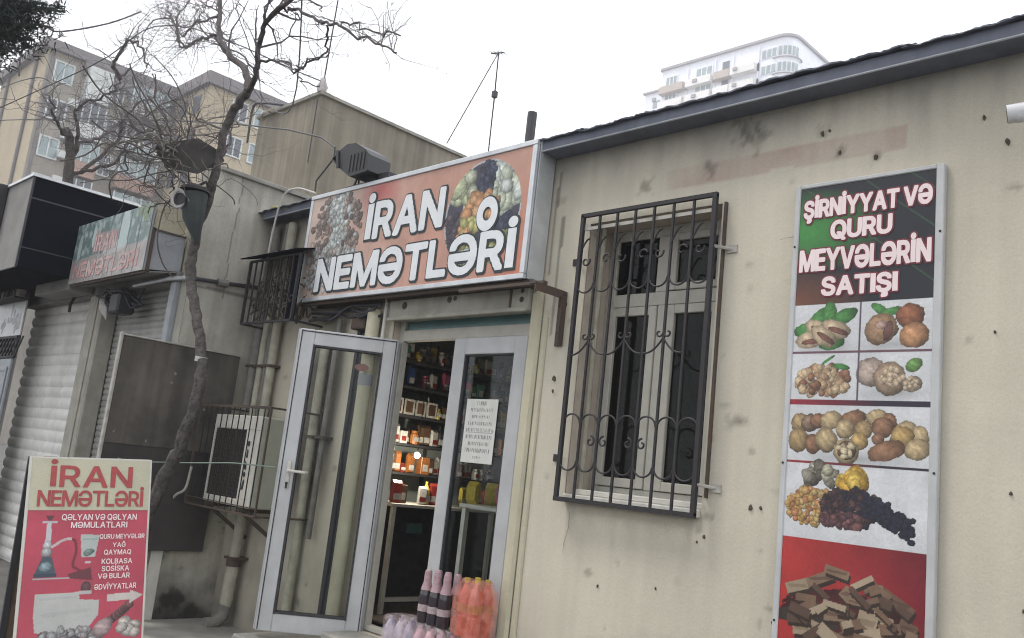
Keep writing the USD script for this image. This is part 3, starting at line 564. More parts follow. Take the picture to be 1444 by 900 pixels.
# ================================================================== TALL POSTER BOARD
PX0, PX1, PZ0, PZ1, PY = -2.185, -1.435, 0.80, 3.235, -.035
po = T('poster_board', 'tall white framed poster board with nuts, dried fruit and chocolate right of the window', 'poster board', (-1.81, 0, PZ0))
po.add('panel', box(PX0+.004, PX1-.004, PY+.004, -.008, PZ0+.004, PZ1-.004), 'white_paint')
po.add('frame', [box(PX0, PX0+.03, PY-.008, -.007, PZ0, PZ1, .004), box(PX1-.038, PX1, PY-.008, -.007, PZ0, PZ1, .004), box(PX0+.03, PX1-.038, PY-.007, -.007, PZ1-.022, PZ1, .004), box(PX0+.03, PX1-.038, PY-.007, -.007, PZ0, PZ0+.03, .004)], 'upvc')
def poster():
    x0, x1, z0, z1 = PX0+.03, PX1-.038, PZ0+.03, PZ1-.022; w, h = x1-x0, z1-z0; p = Print(w, h, .0030, (0.575, 0.585, 0.60)); rng = np.random.default_rng(21)
    Z = lambda z: z-z0
    # header: black with green and brown glow, thin streaks
    m = p.Y > Z(2.585); u, v = p.X/w, (p.Y-Z(2.585))/(h-Z(2.585)); C = np.zeros(p.C.shape); C[:] = (0.007, 0.008, 0.014)
    gk = np.clip(1.1-np.hypot((u-.05)/.55, (v-.62)/.34), 0, 1)[..., None]**.8; C = C*(1-gk)+np.array([0.045, 0.23, 0.045])*gk
    bk = np.clip(1.0-np.hypot((u-.0)/.55, (v-.0)/.34), 0, 1)[..., None]**.8; C = C*(1-bk)+np.array([0.15, 0.055, 0.03])*bk
    for a, b in ((1.25, .62), (1.25, .2), (1.3, -.05)):
        l = np.abs(v-(a-.9*u-b+.4)) < .008; C[l] = C[l]*.7+np.array([0.02, 0.05, 0.02])
    p.C[m] = C[m]
    white = np.array([0.50, 0.52, 0.54])
    def shade(x_, y_, rx, ry):
        k = np.clip(1-np.hypot((p.X-x_)/rx, (p.Y-y_)/ry), 0, 1)[..., None]; p.C[:] = p.C*(1-.4*k)
    mid = w*.505; leaf = (0.06, 0.20, 0.05); nut = [(0.34, 0.21, 0.12), (0.26, 0.14, 0.085), (0.40, 0.28, 0.17)]; shell = [(0.46, 0.36, 0.24), (0.38, 0.28, 0.19)]
    # cell 1: pistachios with leaves
    y = Z(2.455)
    shade(.17, y-.09, .2, .05)
    for (a, b, an) in ((.13, .055, .8), (.19, .075, 1.6), (.07, .0, .2), (.26, .06, .4), (.20, -.07, .1)): p.egg(a, y+b, .068, .036, an, leaf)
    for (a, b, an) in ((.13, .0, -.5), (.22, .0, -.35), (.09, -.05, .1), (.16, -.035, -.6)): p.egg(a, y+b, .078, .043, an, shell[0]); p.egg(a+.012, y+b-.010, .058, .015, an, (0.16, 0.07, 0.05))
    # cell 2: hazelnuts
    shade(mid+.17, y-.085, .2, .05); p.egg(mid+.09, y+.09, .05, .022, 2.6, leaf); p.egg(mid+.15, y+.075, .06, .02, .2, leaf)
    for (a, b, r, c) in ((.235, .05, .066, (0.26, 0.10, 0.05)), (.10, -.01, .082, nut[0]), (.255, -.045, .066, (0.42, 0.22, 0.11))): p.egg(mid+a, y+b, r, r*.92, .3, c)
    p.egg(mid+.135, y-.02, .022, .05, -.2, (0.13, 0.06, 0.05)); p.egg(mid+.10, y+.01, .03, .022, .2, (0.40, 0.27, 0.22))
    # cell 3: peeled nuts; cell 4: walnuts
    y = Z(2.215); p.pile(rng, 95, .17, y-.02, .14, .072, .019, [(0.50, 0.38, 0.24), (0.42, 0.28, 0.17), (0.24, 0.12, 0.07)]); p.egg(.26, y+.05, .045, .014, -.2, leaf); p.egg(.19, y+.085, .04, .007, .6, leaf)
    shade(mid+.17, y-.08, .2, .05); p.egg(mid+.06, y+.02, .075, .07, .2, (0.40, 0.32, 0.27)); p.egg(mid+.26, y+.055, .04, .03, .5, (0.13, 0.26, 0.07))
    p.egg(mid+.15, y-.01, .076, .082, .1, (0.36, 0.26, 0.18))
    for k in range(26): a, r = rng.uniform(0, 6.28), rng.uniform(0, .062); p.egg(mid+.15+r*math.cos(a), y-.01+r*math.sin(a)*1.05, .012, .018, rng.uniform(-.6, .6), (0.46, 0.36, 0.25))
    p.egg(mid+.255, y-.035, .045, .036, .1, (0.36, 0.28, 0.2)); p.rect(mid+.215, mid+.295, y-.038, y-.032, (0.12, 0.07, 0.05))
    for k in range(10): p.egg(mid+.255+rng.uniform(-.035, .035), y-.035+rng.uniform(-.028, .028), .010, .013, 0, (0.46, 0.37, 0.26))
    p.rect(mid-.006, mid+.004, Z(2.10), Z(2.585), (0.10, 0.07, 0.10)); p.rect(0, w, Z(2.333), Z(2.343), (0.14, 0.07, 0.09))
    q = (p.Y > Z(2.075)) & (p.Y < Z(2.102)); t = (p.X/w)[..., None]; k = np.clip(t*1.5, 0, 1); p.C[q] = (np.array([0.28, 0.02, 0.035])*(1-k)+np.array([0.02, 0.015, 0.03])*k)[q]
    # mixed nuts in shells
    y = Z(1.94); shade(w/2, y-.12, .35, .05); big = [(0.34, 0.24, 0.12), (0.24, 0.13, 0.075), (0.42, 0.32, 0.18), (0.40, 0.27, 0.11), (0.22, 0.15, 0.10)]
    for (a, b, rx, ry, c) in [(.06, .04, .05, .05, 0), (.11, .045, .045, .042, 4), (.15, .055, .04, .036, 1), (.22, .06, .055, .045, 2), (.33, .07, .06, .042, 1), (.44, .08, .05, .04, 2), (.5, .065, .035, .04, 1), (.58, .02, .05, .05, 2), (.64, .0, .04, .05, 2), (.29, .02, .048, .048, 2), (.38, .02, .045, .045, 0), (.47, .035, .055, .05, 1), (.56, -.005, .055, .05, 3), (.055, -.045, .055, .06, 0), (.13, -.06, .045, .05, 1), (.20, -.035, .056, .06, 2), (.36, -.035, .045, .04, 3), (.45, -.02, .03, .03, 1), (.63, -.06, .06, .05, 2), (.49, -.075, .09, .045, 1)]:
        p.egg(a, y+b, rx, ry, .3, big[c])
    p.egg(.30, y-.085, .062, .062, .1, (0.44, 0.35, 0.21)); p.egg(.30, y-.08, .048, .046, .1, (0.15, 0.09, 0.055))
    for k in range(9): p.egg(.30+rng.uniform(-.035, .035), y-.08+rng.uniform(-.03, .03), .022, .011, rng.uniform(0, 3), (0.50, 0.43, 0.28))
    t = np.abs(p.Y-Z(1.793)) < .006; k = np.clip((p.X/w)[..., None]*1.4, 0, 1); p.C[t] = (np.array([0.28, 0.03, 0.04])*(1-k)+np.array([0.03, 0.02, 0.03])*k)[t]
    # raisins and dried fruit
    y = Z(1.60); p.pile(rng, 16, .19, y+.12, .08, .05, .03, [(0.34, 0.33, 0.24), (0.22, 0.20, 0.16), (0.10, 0.09, 0.07)]); p.pile(rng, 14, .33, y+.10, .06, .05, .036, [(0.50, 0.30, 0.05), (0.55, 0.38, 0.08)])
    p.pile(rng, 190, .14, y-.02, .13, .085, .013, [(0.45, 0.28, 0.10), (0.38, 0.17, 0.08), (0.50, 0.36, 0.16)]); p.pile(rng, 300, .34, y-.01, .15, .085, .0125, [(0.035, 0.022, 0.026), (0.07, 0.035, 0.035), (0.022, 0.018, 0.03)]); p.pile(rng, 50, .30, y-.07, .12, .03, .016, [(0.17, 0.075, 0.075), (0.09, 0.045, 0.05)])
    for k in range(190): a = rng.random(); p.egg(.40+a*.22, y+.02-a*.11+rng.normal(0, .024), .016, .013, a*7, (0.013, 0.014, 0.026), hi=.8)
    # chocolate on red
    m = p.Y < Z(1.425); t = (p.X/w)[..., None]; p.C[m] = ((np.array([0.40, 0.035, 0.032])*(1-t)+np.array([0.15, 0.012, 0.02])*t)*(.85+.3*p.noise(5, 6))[..., None])[m]
    y = Z(1.15); p.egg(.33, y-.06, .30, .12, 0, (0.06, 0.012, 0.012), dark=.5)
    p.poly([(0, y-.07), (.12, y-.03), (.30, y-.03), (.30, y-.12), (0, y-.12)], (0.035, 0.028, 0.022))
    chs = [(.09, .05, .12, .05, .35), (.2, .1, .14, .045, .45), (.28, .14, .12, .04, -.2), (.33, .05, .06, .05, .9), (.4, .02, .14, .03, -.05), (.47, .09, .05, .05, -.1), (.56, .05, .16, .045, -.5), (.61, -.05, .08, .05, -.35), (.5, -.04, .09, .05, -.25), (.43, -.06, .09, .09, -.2), (.28, -.05, .11, .06, .1), (.2, -.13, .1, .055, -.25), (.36, -.13, .13, .05, .4), (.51, -.14, .11, .06, -.75), (.62, -.12, .05, .11, -.2), (.12, -.14, .09, .06, .1), (.44, -.22, .11, .05, -.1), (.3, -.16, .1, .05, -.3)]
    for (a, b, L_, t_, an) in chs:
        R_ = aff.rotate(sbox(a-L_/2, y+b-t_/2, a+L_/2, y+b+t_/2), an, origin='center', use_radians=True); k = rng.integers(3)
        p.poly(list(aff.translate(R_, .008, -.018).exterior.coords), (0.03, 0.018, 0.013)); p.poly(list(R_.exterior.coords), [(0.13, 0.08, 0.055), (0.30, 0.235, 0.16), (0.20, 0.135, 0.09)][k]); p.poly(list(aff.scale(R_, .82, .3).exterior.coords), [(0.09, 0.055, 0.038), (0.22, 0.165, 0.11), (0.13, 0.08, 0.055)][k])
    rc = np.random.default_rng(14)
    for _ in range(34):
        a = rc.uniform(.10, .62); b = rc.uniform(-.22, .12)*(1-abs(a-.36)*1.6); L_, t_ = rc.uniform(.05, .12), rc.uniform(.022, .05); R_ = aff.rotate(sbox(a-L_/2, y+b-t_/2, a+L_/2, y+b+t_/2), rc.uniform(-.7, .7), use_radians=True); k = rc.integers(3)
        p.poly(list(aff.translate(R_, .006, -.016).exterior.coords), (0.03, 0.018, 0.013)); p.poly(list(R_.exterior.coords), [(0.16, 0.10, 0.065), (0.34, 0.27, 0.19), (0.09, 0.055, 0.04)][k])
    p.C *= (.9+.18*p.noise(12, 3))[..., None]; p.C *= (.86+.28*p.noise(90, 9))[..., None]
    return p.mesh((x0, PY, z0), UX, UZ, .0012), (x0, w)
(pm, pc), (px0, pw) = poster(); po.add('print', pm, 'print', color=pc)
Lw, Lr = [], []
for s, u0, u1, z, h in (('ŞİRNİYYAT VƏ', .025, .665, 3.05, .088), ('QURU', .175, .48, 2.925, .088), ('MEYVƏLƏRİN', .015, .665, 2.765, .105), ('SATIŞI', .14, .515, 2.632, .088)):
    P = text_poly(s, h, u1-u0); P = P.buffer(.0035, join_style=2); Lw.append(lay(P, (px0+u0, PY, z), UX, UZ, .0052, .0008)); Lr.append(lay(P.buffer(.0075), (px0+u0, PY, z), UX, UZ, .0030, .0008))
for a_, b_ in zip(Lr, Lw): po.add('letter_outline', a_, 'text_darkred'); po.add('lettering', b_, 'text_pink')
for z in (1.02, 1.78, 2.9):
    for x in (PX0+.012, PX1-.014): po.add('screw', tube([(x, PY-.008, z), (x, PY-.0105, z)], .006, 8), 'iron')
# security camera
cc = T('security_camera', 'white bullet security camera fixed high on the beige wall at right', 'security camera', (-.9, 0, 3.3))
cd = np.array([-.955, -.27, -.10]); cd /= np.linalg.norm(cd); c0 = np.array([-1.08, -.26, 3.31])
cc.add('body', tube([c0-cd*.26, c0-cd*.25, c0-cd*.02, c0], [.030, .036, .036, .034], 16), 'cctv_white', smooth=40)
cc.add('hood', tube([c0-cd*.24+[0, 0, .009], c0+cd*.03+[0, 0, .009]], [.040, .040], 16), 'cctv_white', smooth=40)
cc.add('lens', tube([c0+cd*.028+[0, 0, .009], c0+cd*.032+[0, 0, .009]], [.037, .035], 14), 'lens_glass')
cc.add('mount', [tube([c0-cd*.18+[0, 0, -.03], c0-cd*.18+[0.03, .12, -.06], c0-cd*.18+[.03, .255, -.06]], .014, 8), tube([c0-cd*.18+[.03, .235, -.06], c0-cd*.18+[.03, .252, -.06]], .045, 14)], 'cctv_white', smooth=40)

# ================================================================== INSIDE THE SHOP
table = T('display_counter', 'white legged counter inside the shop doorway carrying packets', 'counter', (-6.2, 1.5, .345))
table.add('top', box(-6.42, -5.98, .55, 3.0, 1.215, 1.245, .005), 'white_paint')
for y in (.59, 1.75, 2.9): table.add('leg', box(-6.02, -5.985, y-.018, y+.018, .345, 1.215), 'white_paint')
for y in (.59, 2.9): table.add('leg', box(-6.40, -6.37, y-.018, y+.018, .345, 1.215), 'white_paint')
table.add('back_panel', box(-6.43, -6.42, .56, 2.99, .345, 1.214), 'cable_dark'); table.add('rail', box(-6.018, -5.988, .608, 2.88, .44, .475), 'white_paint')  # dark panel added so the space under the counter stays black
shf = T('wall_shelving', 'dark wall shelving full of packets along the left wall inside the shop', 'shelving', (-6.5, 1.7, 1.2))
LV = [1.50, 1.76, 2.02, 2.28, 2.52]
for z in LV: shf.add('shelf', box(-6.66, -6.36, .42, 3.3, z-.02, z), 'cable_dark')
for y in (.44, 1.4, 2.3, 3.28): shf.add('upright', box(-6.66, -6.64, y-.015, y+.015, 1.25, 2.75), 'cable_dark')
one('price_card', box(-6.36, -6.35, 1.05, 1.23, .97, 1.06), 'goods_teal', 'pale card hanging below the counter inside the doorway', 'card')
def goods():
    rng = np.random.default_rng(33); protos = {}
    def proto(kind, col):
        if (kind, col) in protos: return protos[(kind, col)]
        if kind == 'packet': m = hull([(a*.045, b*.022, c) for a in (-1, 1) for b in (-1, 1) for c in (.015, .165)]+[(a*.05, 0, c) for a in (-1, 1) for c in (0, .19)])
        elif kind == 'carton': m = box(-.05, .05, -.04, .04, 0, .155, .004)
        elif kind == 'jar': m = lathe([(0, 0), (.036, 0), (.04, .01), (.04, .09), (.03, .105), (.03, .125), (0, .125)], 10)
        else: m = lathe([(0, 0), (.03, 0), (.034, .01), (.034, .13), (.012, .17), (.012, .2), (0, .2)], 10)
        protos[(kind, col)] = m; return m
    srcs = {}
    row = {1.245: 'on the counter inside the doorway', 1.50: 'on the lowest wall shelf inside the shop', 1.76: 'on the second wall shelf inside the shop', 2.02: 'on the middle wall shelf inside the shop', 2.28: 'on the fourth wall shelf inside the shop', 2.52: 'on the top wall shelf inside the shop'}
    pals = {1.245: ['red', 'white', 'red', 'brown', 'pink', 'yellow', 'white'], 1.50: ['white', 'red', 'white', 'brown', 'orange', 'dark'], 1.76: ['white', 'dark', 'orange', 'brown', 'yellow', 'grey'], 2.02: ['grey', 'white', 'brown', 'dark', 'yellow', 'orange'], 2.28: ['white', 'blue', 'grey', 'pink', 'green', 'teal'], 2.52: ['white', 'teal', 'white', 'blue', 'grey', 'yellow']}
    for z in [1.245]+LV:
        y = .5 if z > 1.3 else .62
        while y < (2.6 if z > 1.3 else 2.85):
            kind = ['packet', 'carton', 'jar', 'bottle'][rng.choice(4, p=[.45, .25, .2, .1])]; col = pals[z][rng.integers(len(pals[z]))]
            if z > 2.4 and kind == 'bottle': kind = 'jar'
            x = (-6.41 if z > 1.3 else -6.06)+rng.uniform(-.03, .03); lab = f'small {col} {kind} {row[z]}'; gp = f'{col} {kind}s {row[z]}'
            if (kind, col) not in srcs:
                srcs[(kind, col)] = t = T('shop_'+kind, lab, kind, (x, y, z+.001), gp); mm = proto(kind, col).copy(); mm.apply_transform(trimesh.transformations.rotation_matrix(np.pi/2, [0, 0, 1])); mm.apply_translation((x, y, z+.001))
                b_ = t.add('body', mm, 'goods_'+col)
                pal = {'packet': (.0225, .05, .04), 'carton': (.0405, .06, .03), 'jar': (.041, .04, .03), 'bottle': (.0345, .05, .025)}[kind]
                t.add('label', box(x+pal[0]-.001, x+pal[0]+.0012, y-pal[2], y+pal[2], z+.03, z+.03+pal[1]), 'goods_white' if col != 'white' else 'goods_red', b_)
            else: dup(srcs[(kind, col)], (x, y, z+.001), lab, rng.uniform(-14, 14), gp, (rng.uniform(.9, 1.1), rng.uniform(.62, .85), rng.uniform(.65, 1.08)))
            y += rng.uniform(.066, .086)
goods()
# low display behind the shut leaf
ds = T('display_table', 'low table of bright packets just behind the shut glass door leaf', 'display table', (-4.7, .7, .345))
ds.add('top', box(-5.05, -4.15, .45, .95, 1.30, 1.33, .005), 'white_paint')
for x in (-5.0, -4.2):
    for y in (.48, .92): ds.add('leg', box(x-.02, x+.02, y-.02, y+.02, .345, 1.30), 'white_paint')
rng = np.random.default_rng(44); DT = {}
for k in range(14):
    col = ['yellow', 'pink', 'red', 'white', 'yellow', 'pink', 'brown'][k % 7]; x, y = -4.98+.125*(k % 7)+rng.uniform(-.01, .01), .53+.19*(k//7); gp = f'{col} bags on the low table behind the shut door leaf'
    lab = f'puffy {col} bag on the low table behind the shut glass door leaf'
    if col not in DT:
        DT[col] = t = T('snack_bag', lab, 'bag', (x, y, 1.331), gp)
        t.add('body', hull([(x+a*.05, y+b*.03, 1.331+c) for a in (-1, 1) for b in (-1, 1) for c in (.03, .13)]+[(x+a*.055, y, 1.331+c) for a in (-1, 1) for c in (0, .17)]), 'goods_'+col)
    else: dup(DT[col], (x, y, 1.331), lab, rng.uniform(-20, 20), gp)
hp = T('hanging_poster', 'pink and grey printed sheet hanging inside above the shut door leaf', 'poster', (-4.8, .9, 2.2))
P = Print(.62, .40, .012, (0.25, 0.22, 0.24)); P.C[:] = np.array([0.30, 0.22, 0.24])*(.5+1.0*P.noise(14, 1))[..., None]; P.pile(np.random.default_rng(3), 60, .33, .2, .28, .18, .025, [(0.40, 0.18, 0.2), (0.2, 0.22, 0.28), (0.42, 0.4, 0.42)])
m_, c_ = P.mesh((-5.05, .9, 2.20), UX, UZ); hp.add('sheet', m_, 'print', color=c_); hp.add('cord', [tube([(-5.0, .9, 2.6), (-5.0, .9, 3.28)], .004, 5), tube([(-4.5, .9, 2.6), (-4.5, .9, 3.28)], .004, 5)], 'cable_dark')
lampm = usdkit.material(stage, '/World/Looks/bulb_glow', {'e': ('emission', {'color': (1.0, 0.90, 0.70), 'strength': 460.0})}, [], surface='e.emission'); M['bulb_glow'] = lampm
bl = T('lit_bulb', 'small lit bulb hanging inside the shop doorway', 'light bulb', (-6.0, .77, 1.66)); mm = trimesh.creation.icosphere(2, .026); mm.apply_translation((-6.0, .77, 1.66)); bl.add('bulb', mm, 'bulb_glow', smooth=True); bl.add('cord', tube([(-6.0, .77, 1.685), (-6.0, .77, 1.74), (-6.0, .77, 3.28)], [.014, .004, .004], 6), 'black_plastic')
# paper notice on the shut leaf
nt = T('paper_notice', 'white printed paper notice taped inside the shut glass door leaf', 'notice', (-4.51, .04, 1.63))
P = Print(.315, .445, .0035, (0.60, 0.60, 0.56)); rng = np.random.default_rng(7)
for k, (w_, h_) in enumerate(((.10, .028), (.22, .024), (.18, .022), (.24, .024), (.27, .026), (.26, .026), (.20, .024), (.25, .028), (.07, .02))):
    yc = .415-k*.047; x = .157-w_/2
    while x < .157+w_/2:
        d = rng.uniform(.009, .016); P.rect(x, x+d*.35, yc-h_/2, yc+h_/2, (0.16, 0.16, 0.16)); P.rect(x, x+d*.8, yc+rng.choice([-1, 0, 1])*h_*.4-.002, yc+rng.choice([0, 1])*h_*.4+.002, (0.22, 0.22, 0.22)); x += d*1.25
P.rect(.02, .295, .208, .211, (0.2, 0.2, 0.2))
m_, c_ = P.mesh((-4.67, .064, 1.63), UX, UZ); nt.add('print', m_, 'print', color=c_); nt.add('sheet', box(-4.67, -4.355, .0645, .0655, 1.63, 2.075), 'paper')
# photo cards seen in the doorway
pcx = T('photo_card', 'small picture card standing at the edge of the middle shelf in the doorway', 'card', (-6.34, .62, 2.02), 'picture cards on the middle shelf')
pcx.add('card', box(-6.342, -6.338, .56, .68, 2.021, 2.16), 'goods_white'); pcx.add('picture', box(-6.3375, -6.3365, .58, .66, 2.04, 2.14), 'goods_brown')
for k in range(1, 5): dup(pcx, (-6.34, .62+.135*k, 2.02), 'small picture card standing at the edge of the middle shelf in the doorway', 0)

# ================================================================== DRINKS ON THE STEP
def drinks():
    by = -.17
    def shrink_pack(x0, x1, y0, y1, z0, z1, lab, m1, first=None):
        t = T('drinks_pack', lab, 'drinks pack', ((x0+x1)/2, (y0+y1)/2, z0)); nx, ny = 3, 2
        for a in range(nx):
            for b in range(ny):
                cx, cy = x0+(a+.5)*(x1-x0)/nx, y0+(b+.5)*(y1-y0)/ny; r = (x1-x0)/nx/2*.96; h = z1-z0
                m = lathe([(0, 0), (r*.9, 0), (r, .02), (r, h*.62), (r*.45, h*.85), (r*.35, h*.86), (r*.35, h*.95), (0, h*.95)], 12); m.apply_translation((cx, cy, z0)); t.add('bottle', m, m1, smooth=40)
        bx_ = box(x0-.006, x1+.006, y0-.006, y1+.006, z0+.004, z1, .03); f = bx_.subdivide().subdivide().subdivide(); n_ = meshkit.fbm(f.vertices*18, 3, 5)-.5
        f.vertices += (f.vertices-f.vertices.mean(0))*n_[:, None]*.16; t.add('film', f, 'film', smooth=60)
    zb = .332
    shrink_pack(-4.90, -4.605, by-.10, by+.10, zb, .575, 'shrink wrapped pack of pink and blue bottles at the left on the step', 'pack_blue')
    shrink_pack(-4.59, -4.295, by-.10, by+.10, zb, .572, 'shrink wrapped pack of pink bottles under the dark bottles', 'pack_pink')
    shrink_pack(-4.28, -4.0, by-.10, by+.10, zb, .56, 'shrink wrapped pack of pink bottles under the orange drinks', 'pack_pink')
    z = .576; first = None; k = 0
    for b in (1, 0):
        for a in range(3):
            x, y = -4.54+a*.095, by-.045+b*.09; lab = ['dark cola bottle with pink cap wrap at the front left of its six', 'dark cola bottle with pink cap wrap in the front middle of its six', 'dark cola bottle with pink cap wrap at the front right beside the orange drinks'][a] if b == 0 else ['dark bottle at the rear left of the six on the pack', 'dark bottle at the rear middle of the six on the pack', 'dark bottle at the rear right of the six on the pack'][a]
            if first is None:
                first = t = T('drink_bottle', lab, 'bottle', (x, y, z), 'dark bottles with pink wraps by the door')
                def L(pr, n=16): m = lathe(pr, n); m.apply_translation((x, y, z)); return m
                t.add('body', L([(0, 0), (.038, 0), (.043, .008), (.043, .06), (.040, .07), (.043, .08), (.043, .17), (.036, .21), (.020, .25), (.0145, .27), (.0145, .30), (0, .30)]), 'bottle_dark', smooth=40)
                t.add('neck_wrap', L([(.0385, .205), (.034, .225), (.0285, .243), (.025, .262), (.026, .29), (.0235, .322), (.018, .33), (0, .332)]), 'cap_pink', smooth=40)
                t.add('label', L([(.0436, .072), (.0444, .075), (.0444, .112), (.0436, .115)]), 'label_pink', smooth=40)
            else: dup(first, (x, y, z), lab, 40*k)
            k += 1
    od_ = None; z = .562
    for b in (1, 0):
        for a in range(2):
            x, y = -4.165+a*.095, by-.045+b*.09; lab = f"orange soft drink bottle at the {'front' if b == 0 else 'rear'} {'left' if a == 0 else 'right'} of the wrapped four beside the wall"
            if od_ is None:
                od_ = t = T('orange_bottle', lab, 'bottle', (x, y, z), 'orange drink bottles wrapped in film')
                def L(pr, n=16): m = lathe(pr, n); m.apply_translation((x, y, z)); return m
                t.add('body', L([(0, 0), (.042, 0), (.046, .01), (.046, .12), (.042, .13), (.046, .14), (.046, .24), (.018, .31), (.016, .335), (0, .335)]), 'orange_drink', smooth=40)
                t.add('cap', L([(.019, .325), (.019, .352), (0, .353)]), 'goods_yellow'); t.add('label', L([(.0464, .15), (.0472, .152), (.0472, .20), (.0464, .202)]), 'goods_orange')
            else: dup(od_, (x, y, z), lab)
    f = hull([(-4.118+a*.104, by+b*.10, z+c) for a in (-1, 1) for b in (-1, 1) for c in (.004, .27)]+[(-4.118+a*.075, by+b*.06, z+.345) for a in (-1, 1) for b in (-1, 1)]).subdivide().subdivide().subdivide()
    n_ = meshkit.fbm(f.vertices*16, 3, 8)-.5; f.vertices += (f.vertices-f.vertices.mean(0))*n_[:, None]*.2
    one('wrapping_film', f, 'film_red', 'crinkled clear film wrapped round the four orange bottles', 'plastic film', smooth=60)
drinks()

# ================================================================== WALL SERVICES LEFT OF THE DOOR
dp = T('downpipe', 'beige downpipe with elbow at the foot, under the air conditioner', 'downpipe', (-7.25, -.09, 0))
dp.add('pipe', tube([(-7.23, -.10, 1.05), (-7.25, -.10, .55)], .048, 12), 'pipe_beige', smooth=50); dp.add('pipe', tube([(-7.25, -.10, .56), (-7.27, -.10, .20)], .055, 12), 'pipe_beige', smooth=50)
dp.add('elbow', tube([(-7.27, -.10, .22), (-7.27, -.11, .12), (-7.29, -.17, .06), (-7.30, -.25, .05)], .055, 12), 'pipe_grey', smooth=50); dp.add('clip', [box(-7.32, -7.17, -.16, -.004, .60, .62), tube([(-7.25, -.10, .54), (-7.25, -.10, .60)], .062, 12)], 'iron_rust')
for k, (x, r, m, z0_, z1_) in enumerate(((-7.50, .05, 'pipe_grey', 1.9, 3.66), (-7.38, .036, 'pipe_beige', 1.85, 3.4), (-7.29, .022, 'pipe_grey', 1.85, 3.66), (-7.20, .042, 'pipe_beige', 1.80, 3.66))):
    t = T('wall_pipe', ['thick grey pipe running up in the wall corner', 'beige pipe second from the wall corner', 'thin dark pipe between the two beige pipes', 'beige pipe nearest the open door leaf'][k], 'pipe', (x, -.07, z0_))
    t.add('pipe', tube([(x, -.07, z0_), (x+.004, -.07, (z0_+z1_)/2), (x, -.07, z1_)], r, 10), m, smooth=50)
    for z in (2.3, 3.0): t.add('clip', [box(x-r-.015, x+r+.015, -.07-r-.004, -.004, z, z+.022)], 'iron_rust')
for k, (x, z0_, z1_, lab) in enumerate(((-6.38, .30, 2.6, 'beige pipe on the wall seen through the open door leaf'), (-6.22, .9, 2.7, 'thin grey pipe on the wall seen through the open door leaf'))):
    t = T('wall_pipe', lab, 'pipe', (x, -.06, z0_)); t.add('pipe', tube([(x, -.06, z0_), (x, -.06, z1_)], .04 if k == 0 else .024, 10), 'pipe_beige' if k == 0 else 'pipe_grey', smooth=50)
    t.add('clip', box(x-.06, x+.06, -.105, -.004, 1.7, 1.722), 'iron_rust')
bp = T('wall_pipe', 'fat beige pipe with grey strap beside the door seen through the open leaf', 'pipe', (-5.725, -.078, .05)); bp.add('pipe', tube([(-5.725, -.078, .05), (-5.725, -.078, 1.5), (-5.725, -.078, 2.75)], .055, 14), 'fat_pipe', smooth=50); bp.add('strap', tube([(-5.725, -.078, 2.14), (-5.725, -.078, 2.23)], .058, 14), 'sheet_grey', smooth=50)
ch = T('cable_channel', 'dark vertical strip standing in for the shaded gap beside the fat beige pipe', 'shade strip', (-5.85, -.02, .05)); ch.add('channel', box(-6.00, -5.885, -.028, -.008, .05, 2.75, .004), 'cable_dark'); ch.add('cable', tube(smoothpath(np.c_[np.full(8, -5.94)+RNG.normal(0, .008, 8), np.full(8, -.035), np.linspace(.1, 2.7, 8)], 4), .009, 5), 'cable_dark')  # flat dark strip stands in for the shadowed gap in the wall
yp = T('gas_pipe', 'yellow gas pipe under the eave left of the big sign', 'pipe', (-6.9, -.13, 3.7)); yp.add('pipe', tube([(-7.5, -.13, 3.82), (-7.3, -.13, 3.80), (-6.74, -.13, 3.755)], .035, 10), 'pipe_yellow', smooth=50); yp.add('joint', tube([(-7.25, -.13, 3.795), (-7.17, -.13, 3.79)], .046, 10), 'pipe_grey')
wcable = T('wall_cable', 'white cable looping down from the eave beside the pipes', 'cable', (-7.3, -.2, 2.7)); wcable.add('cable', tube(smoothpath([(-6.75, -.16, 3.86), (-7.0, -.2, 3.93), (-7.2, -.22, 3.88), (-7.32, -.2, 3.6), (-7.38, -.18, 3.3), (-7.46, -.17, 3.0), (-7.5, -.16, 2.7)], 5), .010, 6), 'cable_white')
ac = T('air_conditioner', 'off white outdoor air conditioner unit caged on the wall left of the door', 'air conditioner', (-6.98, -.28, 1.07))
ax0, ax1, ay0, ay1, az0, az1 = -7.39, -6.59, -.42, -.12, 1.08, 1.83
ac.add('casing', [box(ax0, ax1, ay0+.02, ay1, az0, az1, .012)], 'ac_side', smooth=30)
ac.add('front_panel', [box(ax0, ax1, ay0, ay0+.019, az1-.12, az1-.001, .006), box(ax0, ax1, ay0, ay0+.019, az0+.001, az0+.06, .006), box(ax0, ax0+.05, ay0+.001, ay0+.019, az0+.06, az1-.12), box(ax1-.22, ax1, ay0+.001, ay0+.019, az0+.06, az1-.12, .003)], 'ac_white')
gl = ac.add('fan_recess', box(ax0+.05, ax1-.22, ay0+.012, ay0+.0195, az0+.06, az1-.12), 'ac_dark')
ac.add('guard', [bar((ax0+.06+k*.03, ay0+.006, az0+.06), (ax0+.06+k*.03, ay0+.006, az1-.12), .0035) for k in range(16)]+[bar((ax0+.05, ay0+.004, az0+.075+k*.032), (ax1-.22, ay0+.004, az0+.075+k*.032), .0035) for k in range(17)], 'iron_rust', gl)
marks = [Polygon([(0, 0), (.035, .005), (.04, .07), (.022, .085), (.008, .05)]), Point(.02, .12).buffer(.02), Polygon([(.002, .16), (.038, .155), (.036, .2), (.012, .23), (.0, .2)]), Polygon([(.004, .25), (.035, .25), (.03, .31), (.01, .32)]), Point(.02, .36).buffer(.022)]
ac.add('badge', [lay(aff.scale(m, 1, 1.05, origin=(0, 0)), (ax1-.17, ay0+.001, 1.22), UX, UZ, .0006) for m in marks], 'text_dark')
